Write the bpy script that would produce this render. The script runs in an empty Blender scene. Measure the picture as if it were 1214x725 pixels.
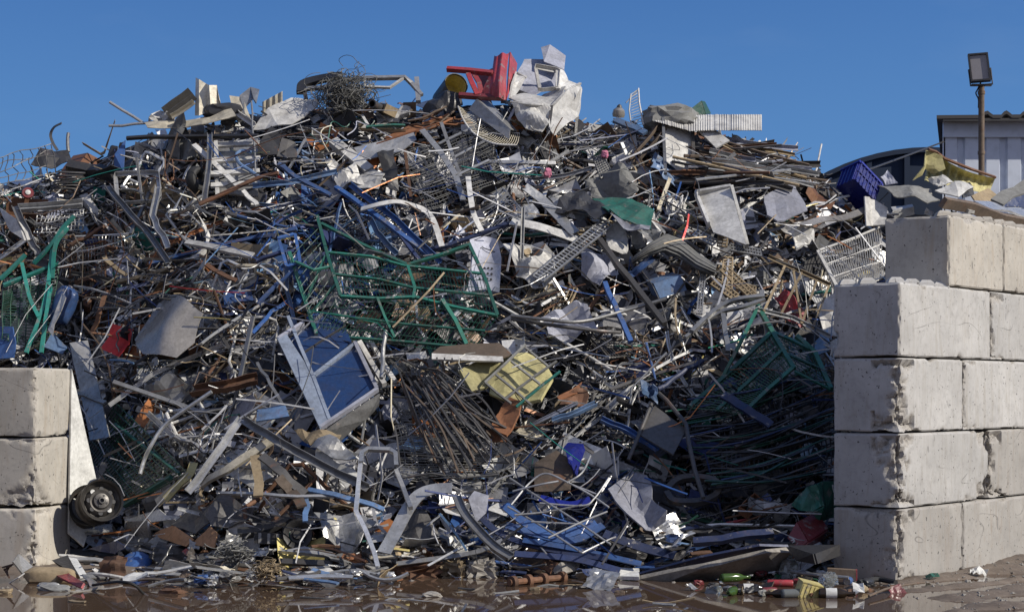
import bpy, bmesh, math, random
import numpy as np
from mathutils import Vector, noise, Matrix
rnd = random.Random(11)
SC = bpy.context.scene
COL = SC.collection
F = 2200.0; CX = 607.0; HY = 464.0; EYE = 1.52
R = math.radians

# ---------------------------------------------------------------- projection helpers (photo pixel + real distance -> place)
def P(px, py, d):
    return Vector(((px-CX)/F*d, d, EYE-(py-HY)/F*d))
def proj(p):
    return CX+p.x/p.y*F, HY-(p.z-EYE)/p.y*F
def lerp(a, b, t): return a+(b-a)*t
def interp(x, pts):
    if x <= pts[0][0]: return pts[0][1]
    for (x0, y0), (x1, y1) in zip(pts, pts[1:]):
        if x <= x1: return lerp(y0, y1, (x-x0)/(x1-x0))
    return pts[-1][1]
SKY = [(-150,250),(-40,225),(0,212),(40,196),(100,182),(140,163),(180,148),(230,136),(300,126),(360,118),(420,106),(500,116),(545,112),
       (600,108),(690,132),(740,132),(800,140),(880,152),(960,182),(995,212),(1050,236),(1120,240),(1214,244),(1330,262)]
BASE = [(-150,660),(60,656),(108,658),(145,664),(190,676),(280,688),(600,688),(900,684),(1000,672),(1060,660),(1330,600)]
ZB = [(-150,17.0),(70,17.4),(108,17.4),(140,16.9),(190,16.1),(270,15.4),(900,15.25),(985,15.5),(1040,16.8),(1130,17.8),(1230,19.0),(1330,20)]
def S(px, py):
    sy = interp(px, SKY); by = interp(px, BASE); zb = interp(px, ZB)
    t = (by-py)/(by-sy); t = max(-0.05, min(1.12, t))
    zr = max(19.6, zb+1.6)
    g = t*0.86+0.14*t*t if t > 0 else t
    n = noise.noise(Vector((px/70.0, py/70.0, 3.1)))*0.24+noise.noise(Vector((px/28.0, py/28.0, 9.1)))*0.10
    return zb+(zr-zb)*g+n*min(1, max(0, t*6))
def Q(px, py, dd=0.0, off=0.12):
    d = S(px, py)-off-dd
    p = P(px, py, d)
    if p.z < 0.01 and d < 17:          # rest on the ground
        d2 = (EYE-0.01)*F/max(1, (py-HY)); p = P(px, py, min(d, d2))
    return p
UP = Vector((0, -.72, .69)).normalized()

# ---------------------------------------------------------------- mesh collector
class MB:
    def __init__(s): s.v = []; s.f = []; s.m = []; s.mi = 0
    def add(s, vs, fs):
        b = len(s.v); s.v.extend(vs); s.f.extend([tuple(i+b for i in f) for f in fs]); return s
    def sweep(s, pts, sec, up=None, closed=False, scale=None):
        pts = [Vector(p) for p in pts]; n = len(pts); k = len(sec); vs = []
        up0 = Vector(up) if up else UP; prev = None
        for i in range(n):
            if closed: t = pts[(i+1) % n]-pts[i-1]
            else: t = pts[min(i+1, n-1)]-pts[max(i-1, 0)]
            if t.length < 1e-7: t = Vector((1, 0, 0))
            t.normalize()
            side = t.cross(up0)
            if side.length < .15: side = prev.copy() if prev else t.orthogonal()
            side.normalize()
            if prev and side.dot(prev) < -.3: side = -side
            prev = side; u = side.cross(t); q = scale[i] if scale else 1
            for a, b in sec: vs.append(pts[i]+side*(a*q)+u*(b*q))
        fs = []
        for i in range(n if closed else n-1):
            j = (i+1) % n
            for c in range(k):
                e = (c+1) % k
                fs.append((i*k+c, i*k+e, j*k+e, j*k+c))
        if not closed:
            fs.append(tuple(range(k))[::-1]); fs.append(tuple((n-1)*k+c for c in range(k)))
        return s.add(vs, fs)
    def tube(s, pts, r, n=6, closed=False, scale=None):
        return s.sweep(pts, [(r*math.cos(2*math.pi*i/n), r*math.sin(2*math.pi*i/n)) for i in range(n)], closed=closed, scale=scale)
    def beam(s, a, b, w, h=None, up=None):
        h = h or w
        return s.sweep([a, b], [(-w/2, -h/2), (w/2, -h/2), (w/2, h/2), (-w/2, h/2)], up)
    def box(s, c, x, y, z):       # centre and three half axes
        vs = [c+x*i+y*j+z*k for i in (-1, 1) for j in (-1, 1) for k in (-1, 1)]
        return s.add(vs, [(0,1,3,2),(4,6,7,5),(0,4,5,1),(2,3,7,6),(0,2,6,4),(1,5,7,3)])
    def grid(s, fn, nx, ny, t, N):
        N = Vector(N); g = [[fn(i/nx, j/ny) for i in range(nx+1)] for j in range(ny+1)]
        w = nx+1; vs = [p for r in g for p in r]; m = len(vs)
        vs = vs+[p-N*t for p in vs]; fs = []
        for j in range(ny):
            for i in range(nx):
                a = j*w+i; fs.append((a, a+1, a+w+1, a+w)); fs.append((a+m, a+w+m, a+w+1+m, a+1+m))
        for i in range(nx):
            a = i; fs.append((a+m, a+1+m, a+1, a)); a = ny*w+i; fs.append((a, a+1, a+1+m, a+m))
        for j in range(ny):
            a = j*w; fs.append((a, a+w, a+w+m, a+m)); a = j*w+nx; fs.append((a+m, a+w+m, a+w, a))
        return s.add(vs, fs)
    def lathe(s, o, ax, prof, n=20, ref=None):   # profile (radius, along)
        ax = Vector(ax).normalized(); x = (Vector(ref) if ref else ax.orthogonal()); x = (x-ax*x.dot(ax)).normalized(); y = ax.cross(x)
        vs = []; k = len(prof)
        for i in range(n):
            c, q = math.cos(2*math.pi*i/n), math.sin(2*math.pi*i/n)
            for r, h in prof: vs.append(o+ax*h+(x*c+y*q)*r)
        fs = []
        for i in range(n):
            j = (i+1) % n
            for p in range(k-1): fs.append((i*k+p, j*k+p, j*k+p+1, i*k+p+1))
        return s.add(vs, fs)
    def blob(s, c, x, y, z, seed=0, amp=.2, fr=2.2, nu=18, nv=12, pw=.75):
        vs = []
        for j in range(nv+1):
            th = math.pi*j/nv
            for i in range(nu):
                ph = 2*math.pi*i/nu
                d = Vector((math.sin(th)*math.cos(ph), math.sin(th)*math.sin(ph), math.cos(th)))
                q = Vector([math.copysign(abs(e)**pw, e) for e in d])
                k = 1+amp*noise.noise(d*fr+Vector((seed, seed*2.3, 0)))
                vs.append(c+x*q.x*k+y*q.y*k+z*q.z*k)
        fs = []
        for j in range(nv):
            for i in range(nu):
                a = j*nu+i; b = j*nu+(i+1) % nu
                fs.append((a, a+nu, b+nu, b))
        return s.add(vs, fs)
    def poly(s, pts, th=.006, crumple=0.0, cuts=0, seed=0, fr=5.0):
        bm = bmesh.new()
        vs = [bm.verts.new(p) for p in pts]
        f = bm.faces.new(vs); f.normal_update(); nrm = f.normal.copy()
        if nrm.y > 0: nrm = -nrm
        bmesh.ops.triangulate(bm, faces=[f])
        for _ in range(cuts):
            es = [e for e in bm.edges if e.calc_length() > .05]
            bmesh.ops.subdivide_edges(bm, edges=es, cuts=1, use_grid_fill=False)
            bmesh.ops.triangulate(bm, faces=bm.faces[:])
        if crumple:
            o = Vector((seed*3.7, seed*1.3, seed*.7))
            ct = sum((v.co for v in bm.verts), Vector())/len(bm.verts); sz = max((v.co-ct).length for v in bm.verts)*2
            ra = random.Random(int(seed*1000)); ex = nrm.orthogonal().normalized(); ey = nrm.cross(ex)
            fl = [(ra.uniform(0, 6.28), ra.uniform(.9, 2.4)*fr/5, ra.random(), ra.uniform(.5, 1)/(1+.35*i)) for i in range(4)]   # crease lines
            for v in bm.verts:
                q = v.co*fr+o; e = (v.co-ct)/sz; a, b = e.dot(ex), e.dot(ey); d = 0
                wob = .12*noise.noise(q*.6)
                for an, f_, ph, w in fl: d += w*(4*abs((a*math.cos(an)+b*math.sin(an)+wob)*f_+ph-math.floor((a*math.cos(an)+b*math.sin(an)+wob)*f_+ph+.5))-1)
                d = d*.75+.35*noise.noise(q*.5)
                v.co += nrm*(d*crumple)+Vector((noise.noise(q+Vector((9,0,0))), 0, noise.noise(q+Vector((0,9,0)))))*crumple*.35
        bmesh.ops.recalc_face_normals(bm, faces=bm.faces[:])
        bmesh.ops.solidify(bm, geom=bm.faces[:], thickness=th)
        bm.verts.index_update()
        s.add([v.co.copy() for v in bm.verts], [tuple(v.index for v in f.verts) for f in bm.faces])
        bm.free(); return s
    def mesh(s, name, mat, origin, smooth=True):
        me = bpy.data.meshes.new(name)
        me.from_pydata([tuple(v-origin) for v in s.v], [], s.f)
        for m in (mat if isinstance(mat, (list, tuple)) else [mat]): me.materials.append(M[m] if isinstance(m, str) else m)
        if smooth:
            me.shade_smooth(); me.set_sharp_from_angle(angle=.55)
        me.update(); return me
def sec(kind, w, h=None, t=.006):
    if kind == 'flat': h = h or .008; return [(-w/2, -h/2), (w/2, -h/2), (w/2, h/2), (-w/2, h/2)]
    if kind == 'sq': h = h or w; return [(-w/2, -h/2), (w/2, -h/2), (w/2, h/2), (-w/2, h/2)]
    if kind == 'L': h = h or w; return [(-w/2, 0), (w/2, 0), (w/2, t), (-w/2+t, t), (-w/2+t, h), (-w/2, h)]
    if kind == 'U':
        h = h or w*.6; return [(-w/2, 0), (w/2, 0), (w/2, h), (w/2-t, h), (w/2-t, t), (-w/2+t, t), (-w/2+t, h), (-w/2, h)]
    n = 8; return [(w/2*math.cos(2*math.pi*i/n), w/2*math.sin(2*math.pi*i/n)) for i in range(n)]
def curve(pts, k=5):                  # Catmull-Rom through the points
    pts = [Vector(p) for p in pts]
    if len(pts) < 3: return pts
    out = []; q = [pts[0]*2-pts[1]]+pts+[pts[-1]*2-pts[-2]]
    for i in range(1, len(q)-2):
        a, b, c, d = q[i-1:i+3]
        for j in range(k):
            t = j/k
            out.append(.5*((2*b)+(c-a)*t+(2*a-5*b+4*c-d)*t*t+(3*b-a-3*c+d)*t**3))
    out.append(pts[-1]); return out
class Pl:                             # a plane through three placed points; at(px,py) is where that line of sight meets it
    def __init__(s, a, b, c):
        s.o = a; s.n = (b-a).cross(c-a).normalized()
        if s.n.y > 0: s.n = -s.n
    def at(s, px, py, lift=0):
        d = Vector(((px-CX)/F, 1, -(py-HY)/F)); o = Vector((0, 0, EYE))
        t = (s.o-o).dot(s.n)/d.dot(s.n)
        return o+d*t+s.n*lift

# ---------------------------------------------------------------- things and parts
LM = []                               # (phrase, px, py): landmarks other labels lean on
mask = np.zeros((190, 310), bool)     # 4 px cells that belong to a modelled piece
def protect(pts, w=4):
    for p in pts:
        x, y = proj(p) if isinstance(p, Vector) else p[:2]
        if math.isfinite(x) and math.isfinite(y):
            i, j = int(y//4), int(x//4)
            if 0 <= i < 190 and 0 <= j < 310: mask[i, j] = True
def protect_tris(mb):
    for f in mb.f:
        q = [proj(mb.v[i]) for i in f[:4]]
        n = max(1, int(max(abs(q[0][0]-e[0])+abs(q[0][1]-e[1]) for e in q)/4))
        if n > 60: n = 60
        for a in range(n+1):
            for b in range(n+1-a if len(q) == 3 else n+1):
                u, v = a/n, b/n
                if len(q) == 3: x = q[0][0]+(q[1][0]-q[0][0])*u+(q[2][0]-q[0][0])*v; y = q[0][1]+(q[1][1]-q[0][1])*u+(q[2][1]-q[0][1])*v
                else:
                    x = lerp(lerp(q[0][0], q[1][0], u), lerp(q[3][0], q[2][0], u), v); y = lerp(lerp(q[0][1], q[1][1], u), lerp(q[3][1], q[2][1], u), v)
                i, j = int(y//4), int(x//4)
                if 0 <= i < 190 and 0 <= j < 310: mask[i, j] = True
class Thing:
    def __init__(s, name, label, cat, group=None, lm=None, keep=True, kind=None):
        s.name, s.label, s.cat, s.group, s.lm, s.keep, s.kind = name, label, cat, group, lm, keep, kind; s.p = []
    def part(s, name, mb, mat, sub=None, smooth=True, label=None):
        s.p.append((name, mb, mat, sub, smooth, label)); return len(s.p)-1
    def done(s):
        vs = [v for q in s.p for v in q[1].v]
        lo = Vector([min(v[i] for v in vs) for i in range(3)]); hi = Vector([max(v[i] for v in vs) for i in range(3)])
        o = Vector(((lo.x+hi.x)/2, (lo.y+hi.y)/2, lo.z))
        if s.lm:
            c = proj((lo+hi)/2); LM.append((s.lm, c[0], c[1]))
        if len(s.p) == 1 and s.p[0][0] is None:
            root = bpy.data.objects.new(s.name, s.p[0][1].mesh(s.name, s.p[0][2], o, s.p[0][4]))
        else: root = bpy.data.objects.new(s.name, None); root.empty_display_size = .1
        COL.objects.link(root); root.location = o
        if s.kind: root['kind'] = s.kind
        else:
            root['label'] = s.label; root['category'] = s.cat; root['kind'] = 'thing'
            if s.group: root['group'] = s.group
        obs = []
        if root.data is None:
            for n, mb, mat, sub, sm, lab in s.p:
                c = bpy.data.objects.new(n, mb.mesh(n, mat, o, sm)); COL.objects.link(c)
                c.parent = root if sub is None else obs[sub]
                if lab: c['label'] = lab
                obs.append(c)
        if s.keep:
            for q in s.p: protect_tris(q[1])
        return root
def one(name, label, cat, mb, mat, group=None, lm=None, keep=True, smooth=True, kind=None):
    t = Thing(name, label, cat, group, lm, keep, kind); t.part(None, mb, mat, smooth=smooth); return t.done()

# ---------------------------------------------------------------- materials
M = {}
class NT:
    def __init__(s, name):
        s.m = bpy.data.materials.new(name); s.m.use_nodes = True; s.t = s.m.node_tree; s.b = s.t.nodes['Principled BSDF']; M[name] = s.m
        s.tc = s.n('ShaderNodeTexCoord'); s.oi = s.n('ShaderNodeObjectInfo')
        mu = s.n('ShaderNodeMath', operation='MULTIPLY'); s.l(s.oi.outputs['Random'], mu.inputs[0]); mu.inputs[1].default_value = 37
        ad = s.n('ShaderNodeVectorMath', operation='ADD'); s.l(s.tc.outputs['Object'], ad.inputs[0]); s.l(mu.outputs[0], ad.inputs[1]); s.co = ad.outputs[0]
    def n(s, ty, **k):
        x = s.t.nodes.new(ty)
        for a, b in k.items(): setattr(x, a, b)
        return x
    def l(s, a, b): s.t.links.new(a, b)
    def noise(s, scale, detail=4, rough=.6, vec=None, dist=0):
        x = s.n('ShaderNodeTexNoise'); s.l(vec or s.co, x.inputs['Vector'])
        x.inputs['Scale'].default_value = scale; x.inputs['Detail'].default_value = detail; x.inputs['Roughness'].default_value = rough; x.inputs['Distortion'].default_value = dist
        return x.outputs['Fac']
    def ramp(s, fac, a, b, ca=0., cb=1.):
        x = s.n('ShaderNodeMapRange'); s.l(fac, x.inputs[0]); x.inputs[1].default_value = a; x.inputs[2].default_value = b; x.inputs[3].default_value = ca; x.inputs[4].default_value = cb
        return x.outputs[0]
    def mix(s, fac, a, b, mode='MIX'):
        x = s.n('ShaderNodeMix', data_type='RGBA', blend_type=mode)
        for v, i in ((fac, 0), (a, 6), (b, 7)):
            if isinstance(v, (int, float)): x.inputs[i].default_value = v
            elif isinstance(v, tuple): x.inputs[i].default_value = (*v[:3], 1)
            else: s.l(v, x.inputs[i])
        return x.outputs[2]
    def mul(s, a, b, op='MULTIPLY'):
        x = s.n('ShaderNodeMath', operation=op, use_clamp=True)
        for v, i in ((a, 0), (b, 1)):
            if isinstance(v, (int, float)): x.inputs[i].default_value = v
            else: s.l(v, x.inputs[i])
        return x.outputs[0]
    def mapv(s, sc):
        x = s.n('ShaderNodeMapping'); s.l(s.co, x.inputs[0]); x.inputs['Scale'].default_value = sc; return x.outputs[0]
    def bump(s, h, st=.3, dist=.01):
        x = s.n('ShaderNodeBump'); x.inputs['Strength'].default_value = st; x.inputs['Distance'].default_value = dist; s.l(h, x.inputs['Height']); s.l(x.outputs[0], s.b.inputs['Normal'])
    def set(s, **k):
        for a, v in k.items():
            i = s.b.inputs[a.replace('_', ' ')]
            if isinstance(v, (int, float)): i.default_value = v
            elif isinstance(v, tuple): i.default_value = (*v[:3], 1)
            else: s.l(v, i)
DIRT = (.045, .036, .028); RUST = (.17, .065, .026)
def paint(name, col, metal=.0, rough=.5, dirt=.45, rust=.25, var=.35, bump=.25, worn=None):
    t = NT(name)
    hs = t.n('ShaderNodeHueSaturation'); hs.inputs['Color'].default_value = (*col, 1)
    t.l(t.ramp(t.oi.outputs['Random'], 0, 1, 1-var, 1+var), hs.inputs['Value'])
    n1 = t.noise(5, 6, .65); n2 = t.noise(23, 5, .7); n3 = t.noise(3.1, 5, .7)
    c0 = hs.outputs[0]
    if worn is None: worn = max(col)/max(.01, min(col)) > 3 and name not in ('rust', 'orange', 'glossblue', 'cardboard')
    if worn:                          # sun-faded, knocked back to bare grey metal in patches
        fd = tuple(min(.8, .55*x+.45*(sum(col)/3+.06)) for x in col); c0 = t.mix(t.ramp(t.noise(2.3, 4, .6), .4, .7, 0, .4), c0, fd)
        c0 = t.mix(t.ramp(t.noise(10, 8, .7), .585, .62, 0, .7), c0, (.27, .255, .24))
    c = t.mix(t.ramp(n1, .42, .72, 0, dirt), c0, DIRT)
    c = t.mix(t.mul(t.ramp(n2, .5, .6), .35*dirt), c, (.02, .018, .016))
    rf = t.mul(t.ramp(n3, .66-.26*rust, .74-.22*rust), t.ramp(n2, .35, .6))
    c = t.mix(t.mul(rf, min(1, rust*2.5)), c, RUST)
    sc = t.noise(60, 3, .5, t.mapv((.4, 3, 3)))
    c = t.mix(t.ramp(sc, .62, .75, 0, .35), c, tuple(min(.8, x*1.5+.05) for x in col))
    sp = t.noise(31, 7, .72); c = t.mix(1, c, t.mix(t.ramp(sp, .33, .66), (.8, .8, .79), (1.12, 1.12, 1.12)), 'MULTIPLY')
    t.set(Base_Color=c, Metallic=t.ramp(rf, 0, .5, metal, 0.) if metal else 0., Roughness=t.ramp(n2, .3, .7, max(.08, rough-.12), min(1, rough+.18)))
    t.bump(n1, bump, .012)
    return t
paint('galv', (.38, .38, .375), .5, .36, .45, .16, .4)
paint('alu', (.58, .58, .57), .6, .3, .35, .06)
paint('silver', (.36, .335, .30), .35, .3, .35, .06, .15, .2)
paint('dark', (.085, .082, .08), .25, .5, .4, .25)
paint('black', (.028, .028, .03), .0, .45, .35, .1)
paint('rust', (.15, .075, .042), .1, .8, .55, .4)
paint('orange', (.30, .125, .055), .0, .8, .35, .3)
paint('brown', (.13, .095, .068), .0, .75, .5, .3)
paint('white', (.58, .57, .54), .0, .45, .5, .14, .22)
paint('cream', (.54, .49, .38), .0, .5, .5, .18)
paint('blue', (.035, .095, .27), .0, .4, .45, .16)
paint('lightblue', (.10, .18, .33), .0, .45, .5, .14)
paint('navy', (.025, .038, .10), .1, .4, .3, .1)
paint('green', (.018, .14, .10), .0, .45, .5, .24)
paint('dkgreen', (.01, .07, .04), .0, .4, .3, .1)
paint('teal', (.02, .21, .17), .0, .4, .35, .15)
paint('yellow', (.52, .44, .16), .0, .6, .4, .1)
paint('paleyellow', (.44, .40, .19), .0, .7, .5, .14, worn=False)
paint('bluegrey', (.23, .27, .34), .0, .4, .5, .12)
paint('red', (.36, .035, .045), .0, .45, .5, .02, .15)
paint('darkred', (.15, .018, .022), .0, .4, .3, .02, .15)
paint('pink', (.6, .2, .3), .0, .5, .3, 0)
paint('cardboard', (.52, .28, .14), .0, .85, .35, .05)
paint('canvas', (.2, .2, .19), .0, .9, .4, .05)
paint('stone', (.3, .28, .25), .0, .9, .5, .1, .2, .8)
paint('tan', (.3, .23, .14), .0, .85, .4, .1)
paint('cloud', (.33, .34, .4), .0, .7, .4, .05)
paint('glossblue', (.012, .02, .2), .0, .3, .15, 0)
paint('steelrim', (.085, .08, .075), .5, .4, .35, .25)
paint('label', (.68, .68, .65), .0, .6, .4, .05, .08)
paint('pane', (.018, .045, .13), .0, .25, .35, .02, .1, .12, False)
# ---------------------------------------------------------------- concrete, mud, water, sky
def concrete(name, col, warm):
    t = NT(name)
    n1 = t.noise(2.2, 8, .65); n2 = t.noise(14, 8, .7); n3 = t.noise(4, 6, .7, t.mapv((2.5, 2.5, .35)), 1.5)
    pit = t.noise(38, 2, .5)
    c = t.mix(t.ramp(n1, .35, .65), tuple(x*.86 for x in col), tuple(min(.7, x*1.1) for x in col))
    c = t.mix(t.ramp(n3, .5, .72, 0, .55), c, warm)
    c = t.mix(t.ramp(n2, .5, .75, 0, .4), c, (.16, .15, .14))
    hs = t.n('ShaderNodeHueSaturation'); t.l(c, hs.inputs['Color']); t.l(t.ramp(t.oi.outputs['Random'], 0, 1, .84, 1.1), hs.inputs['Value'])
    c = t.mix(t.ramp(pit, .67, .72, 0, .9), hs.outputs[0], (.035, .033, .032))
    # a few long scrapes: thin level sets of a stretched noise
    sv = t.noise(.8, 1.5, .4, t.mapv((1, 1, 2.6)), .25); sb = t.n('ShaderNodeMath', operation='SUBTRACT'); t.l(sv, sb.inputs[0]); sb.inputs[1].default_value = .5
    ab = t.n('ShaderNodeMath', operation='ABSOLUTE'); t.l(sb.outputs[0], ab.inputs[0])
    c = t.mix(t.mul(t.ramp(ab.outputs[0], .003, .0, 0, .7), t.ramp(n1, .48, .56)), c, (.09, .085, .08))
    sm = t.noise(9, 5, .6, t.mapv((1.4, 1.4, .6))); c = t.mix(t.ramp(sm, .66, .74, 0, .7), c, (.08, .075, .075))
    at = t.n('ShaderNodeAttribute', attribute_name='chip'); rough = at.outputs['Fac']
    agg = t.noise(55, 6, .8); c = t.mix(t.mul(rough, .85), c, t.mix(t.ramp(agg, .35, .65), (.17, .155, .14), (.5, .47, .42)))
    t.set(Base_Color=c, Roughness=.93)
    nb = t.noise(16, 3, .5); ab2 = t.noise(30, 3, .6); h = t.mix(rough, t.mix(.85, ab2, (.5, .5, .5)), agg)
    t.bump(h, .6, .012)
concrete('concrete', (.465, .455, .435), (.31, .28, .23))
concrete('concrete_grit', (.33, .315, .29), (.25, .2, .15))
concrete('concrete_warm', (.47, .44, .385), (.36, .29, .21))

def mud():
    t = NT('mud'); n1 = t.noise(1.5, 8, .7); n2 = t.noise(9, 8, .7); n3 = t.noise(40, 4, .6)
    c = t.mix(t.ramp(n1, .35, .65), (.10, .075, .055), (.2, .16, .125)); c = t.mix(t.ramp(n2, .45, .7, 0, .6), c, (.06, .045, .035))
    c = t.mix(t.ramp(n3, .64, .7, 0, .6), c, (.3, .27, .24))
    t.set(Base_Color=c, Roughness=t.ramp(n1, .4, .6, .6, .98)); t.bump(t.mix(.5, t.noise(9, 3, .5), n3), .6, .012)
mud()
def water():
    t = NT('muddy_water'); n1 = t.noise(.9, 4, .6); n2 = t.noise(3.5, 3, .5, t.mapv((1, .5, 1)))
    t.set(Base_Color=t.mix(n1, (.065, .042, .028), (.11, .074, .05)), Roughness=.03, IOR=1.33)
    t.bump(n2, .10, .006)
water()
def coremat():
    t = NT('packed_scrap'); n1 = t.noise(6, 6, .7); n2 = t.noise(25, 4, .7)
    c = t.mix(t.ramp(n1, .4, .6), (.045, .04, .038), (.12, .098, .08)); c = t.mix(t.ramp(n2, .55, .7, 0, .6), c, (.12, .12, .12))
    t.set(Base_Color=c, Roughness=.8); t.bump(n1, 1, .08)
coremat()
def debrismat():
    t = NT('mixed_debris'); at = t.n('ShaderNodeAttribute', attribute_name='tint'); n1 = t.noise(11, 5, .7); n2 = t.noise(30, 3, .6)
    c = t.mix(t.ramp(n1, .48, .72, 0, .5), at.outputs['Color'], DIRT)
    t.set(Base_Color=c, Metallic=.35, Roughness=t.ramp(n2, .3, .7, .35, .65)); t.bump(n1, .3, .01)
debrismat()
def simple(name, col, rough=.5, metal=0., **k):
    t = NT(name); n = t.noise(8, 5, .6); c = t.mix(t.ramp(n, .45, .75, 0, .3), col, tuple(x*.5 for x in col))
    t.set(Base_Color=c, Roughness=rough, Metallic=metal, **k); return t
simple('shed_wall_paint', (.58, .63, .72), .5); simple('shed_roof_sheet', (.045, .042, .042), .6)
simple('tank_blue', (.006, .018, .045), .8); simple('rubber', (.02, .02, .02), .7)
simple('lens_glass', (.25, .24, .25), .15)
g = simple('clear_glass', (.75, .8, .78), .06); g.set(Transmission_Weight=.85, IOR=1.45)
g = simple('green_glass', (.09, .17, .04), .1); g.set(Transmission_Weight=.5, IOR=1.45)
g = simple('brown_glass', (.03, .02, .012), .08); g.set(Transmission_Weight=.2, IOR=1.45)
simple('pane_blue', (.012, .04, .13), .12)

# ---------------------------------------------------------------- ground and puddle
def axis(lo, hi, a, b, st, far):
    xs = list(np.arange(a, b+1e-6, st)); q = st; x = a
    while x > lo: q *= 1.6; x -= q; xs.insert(0, x)
    q = st; x = b
    while x < hi: q *= 1.6; x += q; xs.append(x)
    return xs
def gz(x, y):
    bank = max(0., min(1., (x-2.35+.25*noise.noise(Vector((x*1.1, y*1.1, 2))))/.9))
    back = max(0., min(1., (y-15.0+.4*noise.noise(Vector((x*.8, 7, 1))))/.8))
    k = max(bank*.75, back)
    h = -.05+.075*k
    w = 1 if (-14 < x < 14 and 4 < y < 26) else 0
    return h+w*(.02*max(0, min(1, (x-2.2)*2))*math.sin((y-.72*x)*9+noise.noise(Vector((x, y, 8)))*2)+.022*noise.noise(Vector((x*2.2, y*2.2, 0)))+.02*noise.noise(Vector((x*6, y*5, 4)))+.008*noise.noise(Vector((x*17, y*15, 4))))
xs = axis(-700, 700, -5.2, 6.4, .05, 0); ys = axis(-60, 1500, 11.5, 18.0, .05, 0)
mb = MB(); nx = len(xs)
mb.v = [Vector((x, y, gz(x, y))) for y in ys for x in xs]
mb.f = [(j*nx+i, j*nx+i+1, j*nx+nx+i+1, j*nx+nx+i) for j in range(len(ys)-1) for i in range(nx-1)]
def struct(name, mb, mat, kind='structure', smooth=True):
    o = bpy.data.objects.new(name, mb.mesh(name, mat, Vector((0, 0, 0)), False)); COL.objects.link(o); o['kind'] = kind
    if smooth: o.data.shade_smooth()
    return o
struct('ground', mb, 'mud')
mb = MB(); mb.add([Vector((-9, 9, 0)), Vector((8, 9, 0)), Vector((8, 17.5, 0)), Vector((-9, 17.5, 0))], [(0, 1, 2, 3)])
struct('puddle', mb, 'muddy_water')

# ---------------------------------------------------------------- packed heart of the heap: closed mound, front face follows S, back falls to the ground
mb = MB(); NXH, NTH = 190, 66
for j in range(NTH+1):
    for i in range(NXH+1):
        px = -150+1480*i/NXH; sy = interp(px, SKY)+16; by = interp(px, BASE)+14
        py = by+(sy-by)*j/NTH
        d = S(px, py)+.38+.16*noise.noise(Vector((px/17, py/17, 5)))
        p = P(px, py, d); p.z = max(p.z, -.1); mb.v.append(p)
top = NTH*(NXH+1); w = NXH+1
for k in range(1, 9):
    for i in range(w):
        p = mb.v[top+i]; q = k/8
        mb.v.append(Vector((p.x*(1+.02*k), p.y+4.5*q+.2*noise.noise(Vector((i*.3, k, 1))), max(-.1, p.z*(1-q**1.4)))))
rows = NTH+9
mb.f = [(j*w+i, j*w+i+1, j*w+w+i+1, j*w+w+i) for j in range(rows-1) for i in range(w-1)]
struct('scrap_heap', mb, 'packed_scrap', 'stuff', False)

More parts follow.
